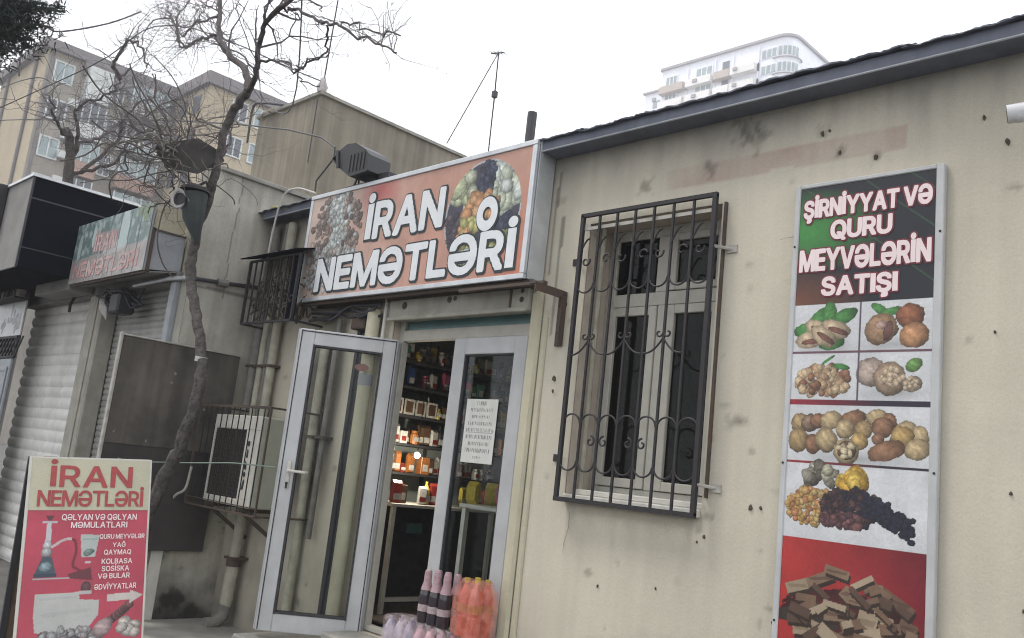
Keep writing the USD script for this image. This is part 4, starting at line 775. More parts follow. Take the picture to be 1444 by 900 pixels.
for x in (ax0+.12, ax1-.12): ac.add('support', [bar((x, -.45, az0-.02), (x, -.005, az0-.02), .035, .035), bar((x, -.40, az0-.04), (x, -.01, az0-.30), .02, .03)], 'iron_rust')
cg = T('conditioner_cage', 'thin rusty iron cage of upright bars around the air conditioner', 'cage', (-6.95, -.48, 1.03))
cx0, cx1, cy, cz0, cz1 = -7.52, -6.33, -.50, 1.04, 1.895
cg.add('frame', [bar((cx0-.004, cy-.004, cz0), (cx0-.004, cy-.004, cz1), .014), bar((cx1+.004, cy-.004, cz0), (cx1+.004, cy-.004, cz1), .014), bar((cx0, cy, cz1), (cx1, cy, cz1), .022), bar((cx0, cy, cz0), (cx1, cy, cz0), .016), bar((cx0, cy, cz1), (cx0, -.01, cz1), .016), bar((cx1, cy, cz1), (cx1, -.01, cz1), .016), bar((cx0, cy, cz0), (cx0, -.01, cz0), .016), bar((cx1, cy, cz0), (cx1, -.01, cz0), .016), bar((cx0, cy, cz0+.06), (cx1, cy, cz0+.06), .008)], 'iron_rust')
for x in np.linspace(cx0, cx1, 13)[1:-1]: cg.add('upright_bar', bar((x, cy, cz0), (x, cy, cz1), .0075), 'iron')
cg.add('loose_hook', tube(smoothpath([(cx0+.02, cy-.01, 1.35), (cx0+.0, cy-.02, 1.16), (cx0-.08, cy-.05, 1.10), (cx0-.12, cy-.07, 1.05)], 4), .012, 7), 'pale_iron')
cord = T('green_cord', 'thin green cord strung from the brown board to the open door', 'cord', (-7.5, -.9, 1.38)); cord.add('cord', tube(smoothpath([(-7.58, -1.22, 1.34), (-7.5, -.89, 1.355), (-7.1, -.60, 1.40), (-6.7, -.54, 1.43), (-6.02, -.57, 1.44)], 4), .0055, 5), 'green_cord'); cord.add('knot', hull(RNG.normal(0, .02, (14, 3))+[-7.55, -1.12, 1.35]), 'green_cord')
ug = T('iron_basket', 'dark iron basket with sloping sheet roof left of the big sign', 'cage', (-6.95, -.2, 2.6))
ux0, ux1, uy, uz0, uz1 = -7.40, -6.56, -.32, 2.66, 3.24
ug.add('roof', hull([(ux0-.10, uy-.06, uz1+.02), (ux1+.02, uy-.06, uz1+.02), (ux0-.10, uy-.06, uz1+.032), (ux1+.02, uy-.06, uz1+.032), (ux0-.1, -.01, uz1+.13), (ux1+.02, -.01, uz1+.13)]), 'navy')
ug.add('frame', [bar((ux0, uy, uz0), (ux1, uy, uz0), .02), bar((ux0, uy, uz1), (ux1, uy, uz1), .02), bar((ux0, uy, uz0), (ux0, -.01, uz0), .018), bar((ux1, uy, uz0), (ux1, -.01, uz0), .018), bar((ux0, uy, uz0), (ux0, uy, uz1), .022), bar((ux1, uy, uz0), (ux1, uy, uz1), .022)], 'iron')
for x in np.linspace(ux0, ux1, 9)[1:-1]: ug.add('upright_bar', bar((x, uy, uz0), (x, uy, uz1), .012), 'iron')
ug.add('side_plate', box(ux1-.14, ux1, uy+.02, uy+.03, uz0, uz1), 'navy')
for j, x in enumerate(np.linspace(ux0, ux1, 9)[:-1]):
    U = spiral(x+.05, uz0+(.18 if j % 2 else .36), .045, 0, 1, 1 if j % 2 else -1); U[:, 1] = uy; ug.add('scroll', tube(U, .0065, 5), 'iron')
rm = np.random.default_rng(6)
ug.add('tangle', [tube(smoothpath(np.c_[np.linspace(-7.35, -6.6, 7)+rm.normal(0, .05, 7), rm.uniform(-.28, -.08, 7), rm.uniform(2.68, 3.15, 7)], 4), .008, 5) for _ in range(9)], 'iron_rust')
ug.add('valve_body', [tube([(-6.86, -.16, 2.72), (-6.86, -.16, 3.1)], .035, 9), tube([(-7.0, -.16, 2.85), (-6.7, -.16, 2.85)], .025, 8)], 'pipe_beige')
cb = T('cable_bundle', 'dark cable bundle hanging under the left end of the big sign', 'cable bundle', (-6.2, -.1, 2.65))
cb.add('cable', [tube(smoothpath(np.c_[np.linspace(-6.6, -5.66, 6), rm.uniform(-.14, -.05, 6), 2.74+rm.normal(0, .035, 6)], 4), .012, 6) for _ in range(5)], 'cable_dark')
cb.add('junction_box', box(-6.0, -5.82, -.10, -.01, 2.60, 2.74, .008), 'iron_rust'); cb.add('conduit', tube([(-5.62, -.05, 2.45), (-5.62, -.05, 2.84)], .014, 8), 'cable_white')

# ================================================================== LEFT SHOP BLOCK (juts out to the street)
lb = T('left_shop', 'grey plastered shop block with two closed roller shutters left of the tree', 'shop building', (-9.9, 0, 0))
def side_wall():
    ys = np.linspace(-.75, 0.0, 60); zs = np.linspace(0, 4.08, 240); Y, Z = np.meshgrid(ys, zs); P = np.stack([np.full_like(Y, 3.), Y, Z], -1); n1, n2, n3 = meshkit.fbm(P*1.3, 4, 4), meshkit.fbm(P*5, 4, 5), meshkit.fbm(P*[1, 9, 1.2], 4, 6)
    C = np.zeros(Y.shape+(3,)); C[:] = (0.50, 0.475, 0.415); C *= (.78+.42*n1)[..., None]*(.9+.2*n2)[..., None]
    yel = np.clip((2.3-Z)/.5, 0, 1)*np.clip((Z-.2)/.5, 0, 1); C = C*(1-.35*yel[..., None])+np.array([0.36, 0.33, 0.22])*.35*yel[..., None]
    low = np.clip((.55-Z+.8*(n2-.5))/.5, 0, 1); C *= (1-.85*low)[..., None]
    top = np.clip((Z-3.75+.5*(n3-.5))/.3, 0, 1); C *= (1-.35*top)[..., None]
    sp = (n2 > .62) & (Z < 1.0); C[sp] *= .6
    crack = (np.abs(Z-2.96-.03*(n1-.5)) < .012) | ((np.abs(Y+.42-.1*(n1-.5)) < .006) & (Z > 2.9)); C[crack] *= .5
    i = np.arange(Y.size).reshape(Y.shape); a, b, c, d = i[:-1, :-1].ravel(), i[:-1, 1:].ravel(), i[1:, 1:].ravel(), i[1:, :-1].ravel()
    return trimesh.Trimesh(np.c_[-7.668+.012*(n1.ravel()-.5), Y.ravel(), Z.ravel()], np.vstack([np.c_[a, b, c], np.c_[a, c, d]]), process=False), C.reshape(-1, 3)
m_, c_ = side_wall(); lb.add('side_face', m_, 'left_plaster_vc', smooth=True, color=c_)
lb.add('side_wall', box(-7.82, -7.677, -.75, 3.5, 0, 4.075), 'post')
lb.add('coping', [box(-7.86, -7.64, -.64, .10, 4.075, 4.12, .008), box(-7.86, -7.64, .10, 3.5, 4.08, 4.12)], 'concrete')
lb.add('corner_plank', box(-7.672, -7.655, -.66, -.555, .0, .62, .004), 'white_paint', label='white painted plank at the foot of the corner')
lb.add('front_wall', [box(-12.3, -7.83, -.74, -.60, 3.08, 3.72), box(-12.3, -7.83, -.60, 3.5, 3.0, 3.66)], 'plaster')
lb.add('lintel', box(-12.14, -7.84, -.79, -.60, 2.98, 3.08, .006), 'shop_grey')
lb.add('post', box(-9.87, -9.50, -.80, -.62, 0, 2.98, .015), 'post'); lb.add('post', box(-9.68, -9.60, -.815, -.80, 0, 2.98, .005), 'post')
lb.add('guide_rail', box(-7.93, -7.83, -.80, -.62, 0, 2.98, .006), 'blue_door')
lb.add('back_wall', [box(-12.3, -7.83, -.50, 3.4, 0, 2.98)], 'shop_grey')
def shutter(x0, x1, pitch, y, m, amp, lab):
    q = lb.add('roller_shutter', box(x0, x1, y+.03, y+.05, 0, 2.98), m, label=lab); z = .02
    while z < 2.96:
        k = 7; t = np.linspace(0, 1, k); pts = np.c_[y+.028-amp*np.sin(t*np.pi)**.7, z+t*pitch*.93]; V = []
        for x in (x0, x1): V += [(x, a, b) for a, b in pts]
        i = np.arange(k-1); F = np.vstack([np.c_[i, i+k, i+k+1], np.c_[i, i+k+1, i+1]])
        mm = trimesh.Trimesh(np.array(V), F, process=False); mm.apply_translation((0, RNG.normal(0, .0018), 0)); lb.add('slat', mm, m, q, smooth=True); z += pitch
shutter(-12.13, -9.87, .125, -.66, 'shutter', .022, 'pale roller shutter with broad slats')
shutter(-9.50, -7.93, .062, -.64, 'shutter_dark', .013, 'darker roller shutter with narrow slats')
lb.add('hook', tube([(-10.35, -.8, 3.0), (-10.35, -.83, 2.9), (-10.34, -.83, 2.82)], .016, 6), 'iron')
tgl = [tube(smoothpath(np.c_[np.linspace(-9.4, -8.6, 6)+rm.normal(0, .06, 6), rm.uniform(-.9, -.72, 6), rm.uniform(2.78, 3.0, 6)], 4), .013, 5) for _ in range(6)]
cm = T('cable_clump', 'tangle of dark cables hanging under the green sign', 'cables', (-9.0, -.8, 2.8)); cm.add('cable', tgl, 'cable_dark'); cm.add('lamp_box', [box(-9.0, -8.78, -.92, -.74, 2.72, 2.92, .02)], 'black_plastic'); cm.add('pale_wrap', hull(RNG.normal(0, .05, (16, 3))+[-9.3, -.85, 2.82]), 'pale_cloth')
# green sign
gs = T('faded_sign', 'faded torn green and red sign box over the narrow slatted shutter', 'sign', (-8.8, -.9, 3.0))
GX0, GX1, GY0, GZ0 = -9.72, -7.87, -1.10, 3.02
gs.add('cabinet', hull([(x, y, z) for x in (GX0, GX1) for y, z in ((GY0+.02, GZ0+.01), (-.76, GZ0+.06), (GY0+.02, 3.40), (-.76, 3.40))]), 'sheet_grey')
gs.add('edge_strip', [box(GX1+.001, GX1+.012, GY0+.02, GY0+.05, GZ0, 3.42), bar((GX1+.006, GY0+.03, 3.405), (GX1+.006, -.76, 3.405), .012, .016), box(GX0, GX1, GY0+.02, GY0+.06, GZ0-.02, GZ0+.008)], 'iron_rust')
gs.add('backing', box(GX0, GX1, GY0+.004, GY0+.022, GZ0, 3.645), 'sheet_grey'); gs.add('parapet_panel', hull([(GX1-.02, y, z) for y, z in ((GY0+.03, 3.42), (-.77, 3.42), (GY0+.05, 3.64), (-.77, 3.66))]+[(GX1-.05, y, z) for y, z in ((GY0+.03, 3.42), (-.77, 3.42), (GY0+.05, 3.64), (-.77, 3.66))]), 'plaster')
def green_face():
    w, h = GX1-GX0, .63; p = Print(w, h, .008, (0.13, 0.19, 0.185)); n, n2 = p.noise(5, 2), p.noise(16, 3)
    p.C *= (.5+1.1*n)[..., None]; k = np.clip((n2-.5)*5, 0, 1)[..., None]; p.C = p.C*(1-.7*k)+np.array([0.42, 0.48, 0.48])*.7*k
    for (x_, y_, rx, ry) in ((1.25, .45, .10, .2), (.95, .30, .16, .08), (.15, .38, .05, .14), (1.18, .3, .2, .06), (.5, .47, .04, .12)): p.C[(np.hypot((p.X-x_)/rx, (p.Y-y_)/ry)+.5*(n2-.5) < 1)] = (0.42, 0.50, 0.50)
    m = (p.Y < .25+.05*(n-.5)+.02*p.X); p.C[m] = p.C[m]*.4+np.array([0.42, 0.34, 0.33])*.6
    m = (np.abs(p.X-.82) < .30) & (np.abs(p.Y-.38) < .10); p.C[m] = p.C[m]*.4+np.array([0.40, 0.28, 0.28])*.6
    m = (p.X > 1.5) & (p.Y > .3) & (n > .5); p.C[m] = (0.16, 0.22, 0.12)
    for x_ in np.arange(.2, w, .235): p.C[np.abs(p.X-x_) < .006] *= .75
    return p.mesh((GX0, GY0, GZ0), UX, UZ)
m_, c_ = green_face(); gs.add('face', m_, 'print', color=c_)
FR = mat('faded_red', (0.42, 0.20, 0.20), var=0.25, scale=16, c2=(0.46, 0.40, 0.39))
gs.add('lettering', lay(text_poly('İRAN', .17, .55), (GX0+.55, GY0, GZ0+.29), UX, UZ, .002), FR); gs.add('lettering', lay(text_poly('NEMƏTLƏRİ', .155, 1.6), (GX0+.10, GY0, GZ0+.05), UX, UZ, .002), FR)
gs.add('underside', hull([(x, y, z) for x in (GX0, GX1) for y, z in ((GY0+.05, GZ0-.012), (-.78, GZ0+.045), (GY0+.05, GZ0-.002), (-.78, GZ0+.055))]), 'shop_grey')
for k, x in enumerate(np.arange(GX0+.2, GX1, .235)): gs.add('seam', box(x-.002, x+.002, GY0-.003, GY0+.001, GZ0+.005, 3.63), 'sheet_grey')
# dark awning box
aw = T('dark_awning', 'large black awning box with thin silver top edge at the left', 'awning', (-11, -1.2, 3.1))
AX0, AX1, AY0, AZ0, AZ1 = -13.2, -9.78, -1.60, 3.10, 4.05
aw.add('side', box(AX1-.02, AX1, AY0, -.52, AZ0, AZ1, .004), 'navy'); aw.add('front', box(AX0, AX1-.021, AY0, AY0+.02, AZ0, AZ1), 'shop_grey'); aw.add('top', box(AX0, AX1+.02, AY0-.02, -.5, AZ1+.002, AZ1+.03), 'aluminium')
aw.add('fold', [box(AX1+.0005, AX1+.004, AY0+.01, -.52, 3.82, 3.835), box(AX1+.0005, AX1+.004, AY0+.01, -.52, 3.30, 3.312)], 'cable_dark'); aw.add('corner_strip', box(AX1-.015, AX1+.008, AY0-.008, AY0+.012, AZ0, AZ1), 'cable_dark')
aw.add('underside', box(AX0, AX1-.02, AY0+.02, -.62, AZ0+.02, AZ0+.04), 'navy'); aw.add('valance', box(-10.9, AX1-.03, -1.05, -.80, 2.99, 3.12, .01), 'shop_grey')
# brown board
jb = T('brown_board', 'large dark brown metal board with pale edge behind the leaning trunk', 'board', (-7.61, -.72, .6))
jb.add('upper_sheet', box(-7.645, -7.615, -1.25, -.16, 1.48, 2.385, .004), 'board_brown'); jb.add('lower_sheet', box(-7.64, -7.62, -1.25, -.21, .61, 1.482, .004), 'board_dark')
jb.add('edge_trim', [box(-7.650, -7.606, -1.276, -1.252, .62, 2.41, .005), box(-7.650, -7.606, -1.252, -.62, 2.386, 2.400, .004)], 'pale_iron'); jb.add('edge_trim', box(-7.65, -7.607, -.62, -.155, 2.386, 2.398), 'pale_iron')
for k in range(16): jb.add('paint_blister', hull(RNG.normal(0, .007, (22, 3))*[.3, 1, 1]+[-7.615, RNG.uniform(-1.2, -.3), RNG.uniform(1.5, 2.3)]), 'board_brown' if k % 3 else 'pipe_grey')
jb.add('support', [bar((-7.66, -.95, .75), (-7.66, -.2, .75), .03), bar((-7.66, -.7, 2.2), (-7.66, -.2, 2.2), .03), bar((-7.645, -1.2, 0), (-7.645, -1.2, .7), .03)], 'iron_rust')
cdt = T('wall_conduit', 'dark conduit with pale joint running along the grey side wall', 'conduit', (-7.64, -.4, 3.0)); cdt.add('pipe', tube([(-7.63, -.74, 3.005), (-7.63, -.36, 3.04), (-7.63, -.03, 3.075)], .020, 8), 'cable_dark'); cdt.add('joint', tube([(-7.63, -.50, 3.027), (-7.63, -.40, 3.036)], .034, 8), 'pipe_grey'); cdt.add('pipe', tube([(-8.6, -.86, 2.98), (-7.9, -.84, 3.0), (-7.65, -.76, 3.01)], .02, 8), 'aluminium')

# ================================================================== FAR LEFT SHOP FRONT
ls = T('corner_shop', 'grey shop front at the far left edge with pale blue door', 'shop building', (-12.5, -.9, 0))
ls.add('wall', box(-14.6, -11.60, -.92, -.895, 0, 3.10), 'shop_grey'); ls.add('door', box(-12.9, -11.605, -.95, -.921, .05, 2.30, .006), 'blue_door'); ls.add('panel_frame', frame(-12.5, -11.66, .3, 2.2, .05, -.965, -.951), 'sheet_grey')
for k in range(9):
    for s in (0, 1): ls.add('lattice_bar', bar((-12.5+k*.12, -.935-s*.012, 2.32), (-12.5+k*.12+(.2 if s else -.2), -.935-s*.012, 2.56), .016), 'iron' )
ls.add('lattice_frame', frame(-12.8, -11.55, 2.31, 2.57, .022, -.955, -.925, 0), 'iron')
bd = T('pale_banner', 'white banner with black blotches under the dark awning', 'banner', (-12, -.95, 2.6))
P = Print(1.2, .42, .01, (0.50, 0.51, 0.52)); P.pile(np.random.default_rng(9), 22, .75, .18, .42, .16, .035, [(0.05, 0.05, 0.06), (0.14, 0.14, 0.15)], asp=(1, 2.2)); m_, c_ = P.mesh((-12.7, -.945, 2.58), UX, UZ); bd.add('print', m_, 'print', color=c_); bd.add('sheet', box(-12.7, -11.5, -.944, -.93, 2.58, 3.0), 'paper')
bk = T('metal_rack', 'dark wire rack crammed with things above the white banner', 'rack', (-12, -1.0, 3.0)); bk.add('shelf', [box(-12.7, -11.45, -1.1, -.93, 3.0, 3.02), box(-12.7, -11.45, -1.1, -.93, 3.36, 3.38)], 'iron')
for k in range(9): bk.add('upright_bar', bar((-12.6+k*.14, -1.09, 3.02), (-12.6+k*.14, -1.09, 3.36), .012), 'iron')
for k in range(6): bk.add('bundle', box(-12.55+k*.18, -12.43+k*.18, -1.05, -.95, 3.02, 3.16+.12*(k % 3)/2, .02), ['cable_dark', 'pipe_grey', 'pale_iron'][k % 3])
vs = T('violet_sign', 'violet sign box end cut by the left edge of the picture', 'sign', (-13, -1.7, 3.5)); vs.add('face', box(-13.2, -10.62, -1.72, -1.70, 3.52, 4.06, .004), 'sign_violet'); vs.add('box', box(-13.2, -10.60, -1.699, -1.605, 3.50, 4.08, .006), 'black_plastic')

# ================================================================== A-FRAME SIGN
def aframe():
    uxv = np.array([.152, .985, .068]); uxv /= np.linalg.norm(uxv); TL = np.array([-4.6042, -2.7338, 1.4011]); BL = np.array([-4.4296, -2.7104, .6095]); uyv = TL-BL; uyv -= uxv*(uyv@uxv); uyv /= np.linalg.norm(uyv); n = np.cross(uxv, uyv)
    w, h = .545, 1.40; O = TL-uyv*h
    t = T('pavement_sign', 'red folding pavement sign with shisha pipe picture in front of the shutters', 'pavement sign', (O[0], O[1]+.25, 0))
    def B(u0, u1, v0, v1, n0, n1, b=0.0):
        m = box(u0, u1, v0, v1, n0, n1, b); A = np.eye(4); A[:3, 0] = uxv; A[:3, 1] = uyv; A[:3, 2] = n; A[:3, 3] = O; m.apply_transform(A); return m
    t.add('board', B(0, w, 0, h, -.014, -.0005), 'paper'); t.add('frame', [B(-.008, .004, 0, h+.004, -.018, .002, .002), B(w-.004, w+.006, 0, h+.004, -.018, .002, .002), B(.004, w-.004, h-.002, h+.006, -.017, .001)], 'white_paint')
    # rear leaf, hinged along the top edge
    a = math.radians(-25); nn = -n*math.cos(a)*0-uyv; ry = -uyv*math.cos(a)+n*math.sin(a); rn = np.cross(uxv, -ry)
    m = box(.0, w, -1.36, 0, -.03, -.018); A = np.eye(4); A[:3, 0] = uxv; A[:3, 1] = -ry; A[:3, 2] = rn; A[:3, 3] = O+uyv*(h-.005); m.apply_transform(A); t.add('rear_board', m, 'plywood')
    m = cat([box(-.012, .014, -1.36, 0, -.034, -.008), box(w-.014, w+.012, -1.36, 0, -.034, -.008)]); m.apply_transform(A); t.add('rear_frame', m, 'cable_dark')
    for u in (.08, w-.08): t.add('hinge', B(u-.03, u+.03, h-.012, h+.01, -.03, -.012), 'iron_rust')
    p = Print(w-.008, h-.004, .0032, (0.43, 0.05, 0.085)); W_, H_ = p.w, p.h; rng = np.random.default_rng(12); V = lambda v: v   # v measured from the bottom
    p.C *= (.84+.32*p.noise(6, 3))[..., None]*(.92+.16*p.noise(60, 2))[..., None]; top = p.Y > H_-.245; p.C[top] = (np.array([0.47, 0.45, 0.33])*(.9+.2*p.noise(5, 8))[..., None])[top]
    Y = lambda d: H_-(.27+(d-.285)*.81)
    # shisha pipe
    cx = .095; wt = np.array([0.50, 0.50, 0.52])
    p.poly([(cx-.018, Y(.285)), (cx+.02, Y(.285)), (cx+.008, Y(.315)), (cx-.006, Y(.315))], (0.10, 0.03, 0.04)); p.rect(cx-.03, cx+.034, Y(.328), Y(.316), wt*.9); p.poly([(cx-.008, Y(.33)), (cx+.01, Y(.33)), (cx+.014, Y(.44)), (cx-.012, Y(.44))], wt); p.egg(cx, Y(.455), .02, .022, 0, wt); p.egg(cx, Y(.495), .024, .022, 0, wt*.8)
    p.poly([(cx-.018, Y(.52)), (cx+.022, Y(.52)), (cx+.045, Y(.615)), (cx-.045, Y(.615))], (0.05, 0.075, 0.10)); p.egg(cx, Y(.575), .03, .022, .3, (0.22, 0.30, 0.33)); p.rect(cx-.048, cx+.048, Y(.632), Y(.612), (0.03, 0.045, 0.07)); p.rect(cx-.05, cx+.13, Y(.645), Y(.637), wt*.75)
    th = np.linspace(0, 1, 60); hose = smoothpath([(cx+.02, 0, .465), (cx+.07, 0, .425), (cx+.115, 0, .43), (cx+.125, 0, .50), (cx+.115, 0, .57), (cx+.15, 0, .605)], 10)
    for q, (a_, _, b_) in enumerate(hose): p.C[np.hypot(p.X-a_, p.Y-Y(b_)) < .0065] = (0.50, 0.42, 0.42) if q < 18 else (0.17, 0.02, 0.03)
    # glass, small shisha, blob pictures
    p.poly([(.235, Y(.395)), (.32, Y(.40)), (.305, Y(.525)), (.245, Y(.525))], (0.40, 0.43, 0.41)); p.egg(.275, Y(.50), .025, .016, .4, (0.16, 0.22, 0.19)); p.rect(.245, .31, Y(.428), Y(.422), (0.25, 0.35, 0.33))
    p.poly([(.19, Y(.62)), (.25, Y(.60)), (.29, Y(.585)), (.30, Y(.66)), (.20, Y(.645))], (0.12, 0.025, 0.035)); p.rect(.245, .31, Y(.74), Y(.66), (0.34, 0.06, 0.075)); p.egg(.275, Y(.70), .022, .03, 0, (0.10, 0.04, 0.05)); p.rect(.245, .30, Y(.735), Y(.715), (0.45, 0.40, 0.40)); p.rect(.262, .288, Y(.562), Y(.552), (0.55, 0.45, 0.46))
    Y = lambda d: H_-(.624+(d-.77)*.68)
    wb = np.array([0.45, 0.45, 0.43]); p.poly([(.06, Y(.775)), (.245, Y(.77)), (.25, Y(.82)), (.335, Y(.83)), (.335, Y(.93)), (.30, Y(1.0)), (.17, Y(1.06)), (.07, Y(1.02)), (.06, Y(.92))], wb); p.poly([(.075, Y(.80)), (.235, Y(.795)), (.24, Y(.81)), (.08, Y(.815))], wb*.9); p.poly([(.09, Y(.90)), (.30, Y(.88)), (.31, Y(.90)), (.10, Y(.93))], wb*.92)
    p.pile(rng, 60, .22, Y(1.06), .13, .035, .014, [(0.36, 0.36, 0.36), (0.10, 0.08, 0.09), (0.25, 0.22, 0.22)])
    Y = lambda d: H_-(.69+(d-.875)*.8)
    sn = smoothpath([(.35, 0, 1.0), (.40, 0, .955), (.45, 0, .905), (.475, 0, .875)], 14)
    for q, (a_, _, b_) in enumerate(sn): p.egg(a_, Y(b_), .02, .02, 0, (0.20, 0.07, 0.075) if q % 4 else (0.34, 0.20, 0.19))
    p.egg(.36, Y(1.0), .05, .035, .8, (0.40, 0.30, 0.30))
    Y = lambda d: H_-(.775+(d-.965)*.85)
    for (a_, b_, r_) in ((.455, .965, .034), (.50, .985, .034), (.475, 1.005, .036), (.505, 1.02, .028), (.445, .99, .028)): p.egg(a_, Y(b_), r_, r_*.8, .4, (0.46, 0.42, 0.38))
    Y = lambda d: H_-(d-.164)
    p.poly([(.372, Y(.805)), (.372, Y(.838)), (.475, Y(.835)), (.475, Y(.852)), (.535, Y(.815)), (.475, Y(.79)), (.475, Y(.803))], (0.52, 0.47, 0.44))
    Y = lambda d: H_-d; p.pile(rng, 60, .27, Y(1.0), .2, .09, .03, [(0.36, 0.32, 0.30), (0.15, 0.06, 0.05), (0.42, 0.36, 0.30)])
    p.rect(0, W_, Y(.250), Y(.244), (0.30, 0.05, 0.06))
    m_, c_ = p.mesh(O+uxv*.004+uyv*.002, uxv, uyv, .0006); t.add('print', m_, 'print', color=c_)
    R_ = [lay(text_poly('İRAN', .098, .375), O+uxv*.085+uyv*(h-.135), uxv, uyv, .0026, .0006), lay(text_poly('NEMƏTLƏRİ', .072, .475, bold=False).buffer(.0022), O+uxv*.04+uyv*(h-.228), uxv, uyv, .0026, .0006)]
    for a_ in R_: t.add('heading', a_, 'text_red')
    Wt = []
    for s, c, wd, d, hh in (('QƏLYAN VƏ QƏLYAN', .32, .34, .294, .027), ('MƏMULATLARI', .32, .255, .331, .027), ('QURU MEYVƏLƏR', .428, .208, .384, .021), ('YAĞ', .415, .06, .424, .021), ('QAYMAQ', .41, .125, .459, .022), ('KOLBASA', .41, .14, .502, .023), ('SOSİSKA', .405, .125, .536, .023), ('VƏ BULAR', .40, .145, .570, .023), ('ƏDVİYYATLAR', .41, .19, .620, .024)):
        Wt.append(lay(text_poly(s, hh, wd, bold=True), O+uxv*(c-wd/2)+uyv*(h-d), uxv, uyv, .0026, .0006))
    for a_ in Wt: t.add('lettering', a_, 'text_pink')
aframe()

# ================================================================== TREES
LIMB = {
    'trunk': [(-7.45, -1.02, -.02), (-7.36, -1.0, 0.3), (-7.25, -1.00, 0.62), (-7.10, -1.00, 0.93), (-6.92, -1.00, 1.25), (-6.76, -1.00, 1.49), (-6.64, -1.00, 1.76), (-6.61, -1.00, 1.99), (-6.66, -1.00, 2.24), (-6.82, -1.00, 2.51), (-7.06, -1.00, 2.82), (-7.14, -1.00, 3.14), (-7.10, -1.00, 3.44), (-7.00, -1.00, 3.68), (-6.96, -1.00, 3.93), (-6.93, -1.00, 4.18), (-6.82, -1.00, 4.36), (-6.65, -1.00, 4.47)],
    'limb_a': [(-6.65, -1.00, 4.47), (-6.86, -0.95, 4.74), (-7.31, -0.90, 5.01), (-7.65, -0.85, 5.25), (-7.91, -0.80, 5.55), (-8.10, -0.75, 5.90), (-8.22, -0.70, 6.28)],
    'limb_b': [(-6.65, -1.00, 4.47), (-6.48, -1.04, 4.52), (-6.39, -1.09, 4.62), (-6.33, -1.13, 4.76), (-6.19, -1.17, 4.87), (-5.96, -1.21, 4.89), (-5.68, -1.26, 4.86), (-5.48, -1.30, 4.88)],
    'limb_c': [(-6.40, -1.08, 4.62), (-6.18, -1.08, 4.58), (-5.84, -1.14, 4.46), (-5.53, -1.20, 4.28), (-5.23, -1.26, 4.25), (-4.91, -1.32, 4.19)],
    'limb_d': [(-5.96, -1.20, 4.89), (-5.80, -1.17, 4.87), (-5.34, -1.25, 4.62), (-4.98, -1.33, 4.41), (-4.66, -1.40, 4.27), (-4.39, -1.48, 4.09), (-4.10, -1.55, 3.95), (-3.81, -1.62, 3.79), (-3.60, -1.70, 3.66)],
    'limb_e': [(-4.70, -1.39, 4.29), (-4.58, -1.38, 4.29), (-4.37, -1.45, 4.17), (-4.08, -1.52, 3.99), (-3.73, -1.60, 3.84)],
    'limb_f': [(-5.00, -1.32, 4.42), (-5.05, -1.27, 4.33), (-5.14, -1.23, 4.29), (-5.47, -1.20, 4.29), (-5.59, -1.17, 4.31), (-5.61, -1.13, 4.26), (-5.35, -1.10, 4.15)],
    'limb_g': [(-7.80, -.82, 5.42), (-7.89, -0.88, 5.38), (-8.29, -0.80, 5.50), (-8.70, -0.73, 5.60), (-9.01, -0.65, 5.67), (-9.38, -0.58, 5.87), (-9.75, -0.50, 6.20), (-9.90, -0.42, 6.51), (-9.88, -0.35, 6.68)],
    'limb_h': [(-7.98, -0.78, 5.68), (-8.20, -0.80, 5.68), (-8.68, -0.70, 5.86), (-9.17, -0.60, 5.90), (-9.70, -0.50, 6.17), (-10.27, -0.40, 6.59), (-10.72, -0.30, 6.93)],
    'limb_i': [(-9.01, -0.65, 5.70), (-9.37, -0.68, 6.09), (-9.86, -0.56, 6.34), (-10.68, -0.44, 6.61), (-11.19, -0.32, 6.67), (-11.57, -0.20, 6.64)],
    'limb_k': [(-6.98, -1.00, 3.68), (-7.39, -0.93, 3.70), (-7.77, -0.86, 3.87), (-8.20, -0.79, 4.12), (-8.42, -0.71, 4.40), (-9.12, -0.64, 4.72), (-9.92, -0.57, 5.07), (-10.59, -0.50, 5.08)],
    'limb_l': [(-6.97, -1.00, 3.83), (-7.04, -0.92, 4.03), (-7.18, -0.83, 4.26), (-7.92, -0.75, 4.55), (-8.52, -0.67, 4.82), (-9.12, -0.58, 5.15), (-10.14, -0.50, 5.20)],
    'limb_m': [(-7.09, -1.00, 3.44), (-7.33, -1.05, 3.56), (-7.55, -1.10, 3.61), (-7.72, -1.15, 3.60), (-7.74, -1.20, 3.50)],
}
def twigs(path, r0, rng, n, L0, depth=2, out=None, droop=-.15):
    """Crooked side shoots along a limb, themselves branching."""
    out = [] if out is None else out; P = np.array(path)
    for _ in range(n):
        j = rng.integers(max(1, len(P)//5), len(P)); p = P[j].copy(); t = P[min(j+1, len(P)-1)]-P[max(j-1, 0)]; t /= max(np.linalg.norm(t), 1e-6)
        d = t*.5+rng.normal(0, .75, 3); d /= np.linalg.norm(d); L = L0*rng.uniform(.4, 1.15); k = 6; pts = [p]
        for q in range(k):
            d = d+rng.normal(0, .30, 3)+[0, 0, droop*.3*(q/k)+.05]; d /= np.linalg.norm(d); p = p+d*L/k; pts.append(p)
        r = r0*rng.uniform(.45, 1); out.append(tube(pts, np.linspace(r, r*.3, k+1), 4))
        if depth > 1: twigs(pts, r*.62, rng, 4, L*.6, depth-1, out, droop)
    return out
rng = np.random.default_rng(17)
bt = T('bare_tree', 'bare twisted tree with dark trunk in front of the brown board and grey wall', 'tree', (-7.45, -1.02, 0))
tp = smoothpath(LIMB['trunk'], 5, .008, rng); r_ = np.interp(np.linspace(0, 1, len(tp)), [0, .1, .35, .5, .62, .8, 1], [.072, .060, .048, .040, .043, .037, .035])
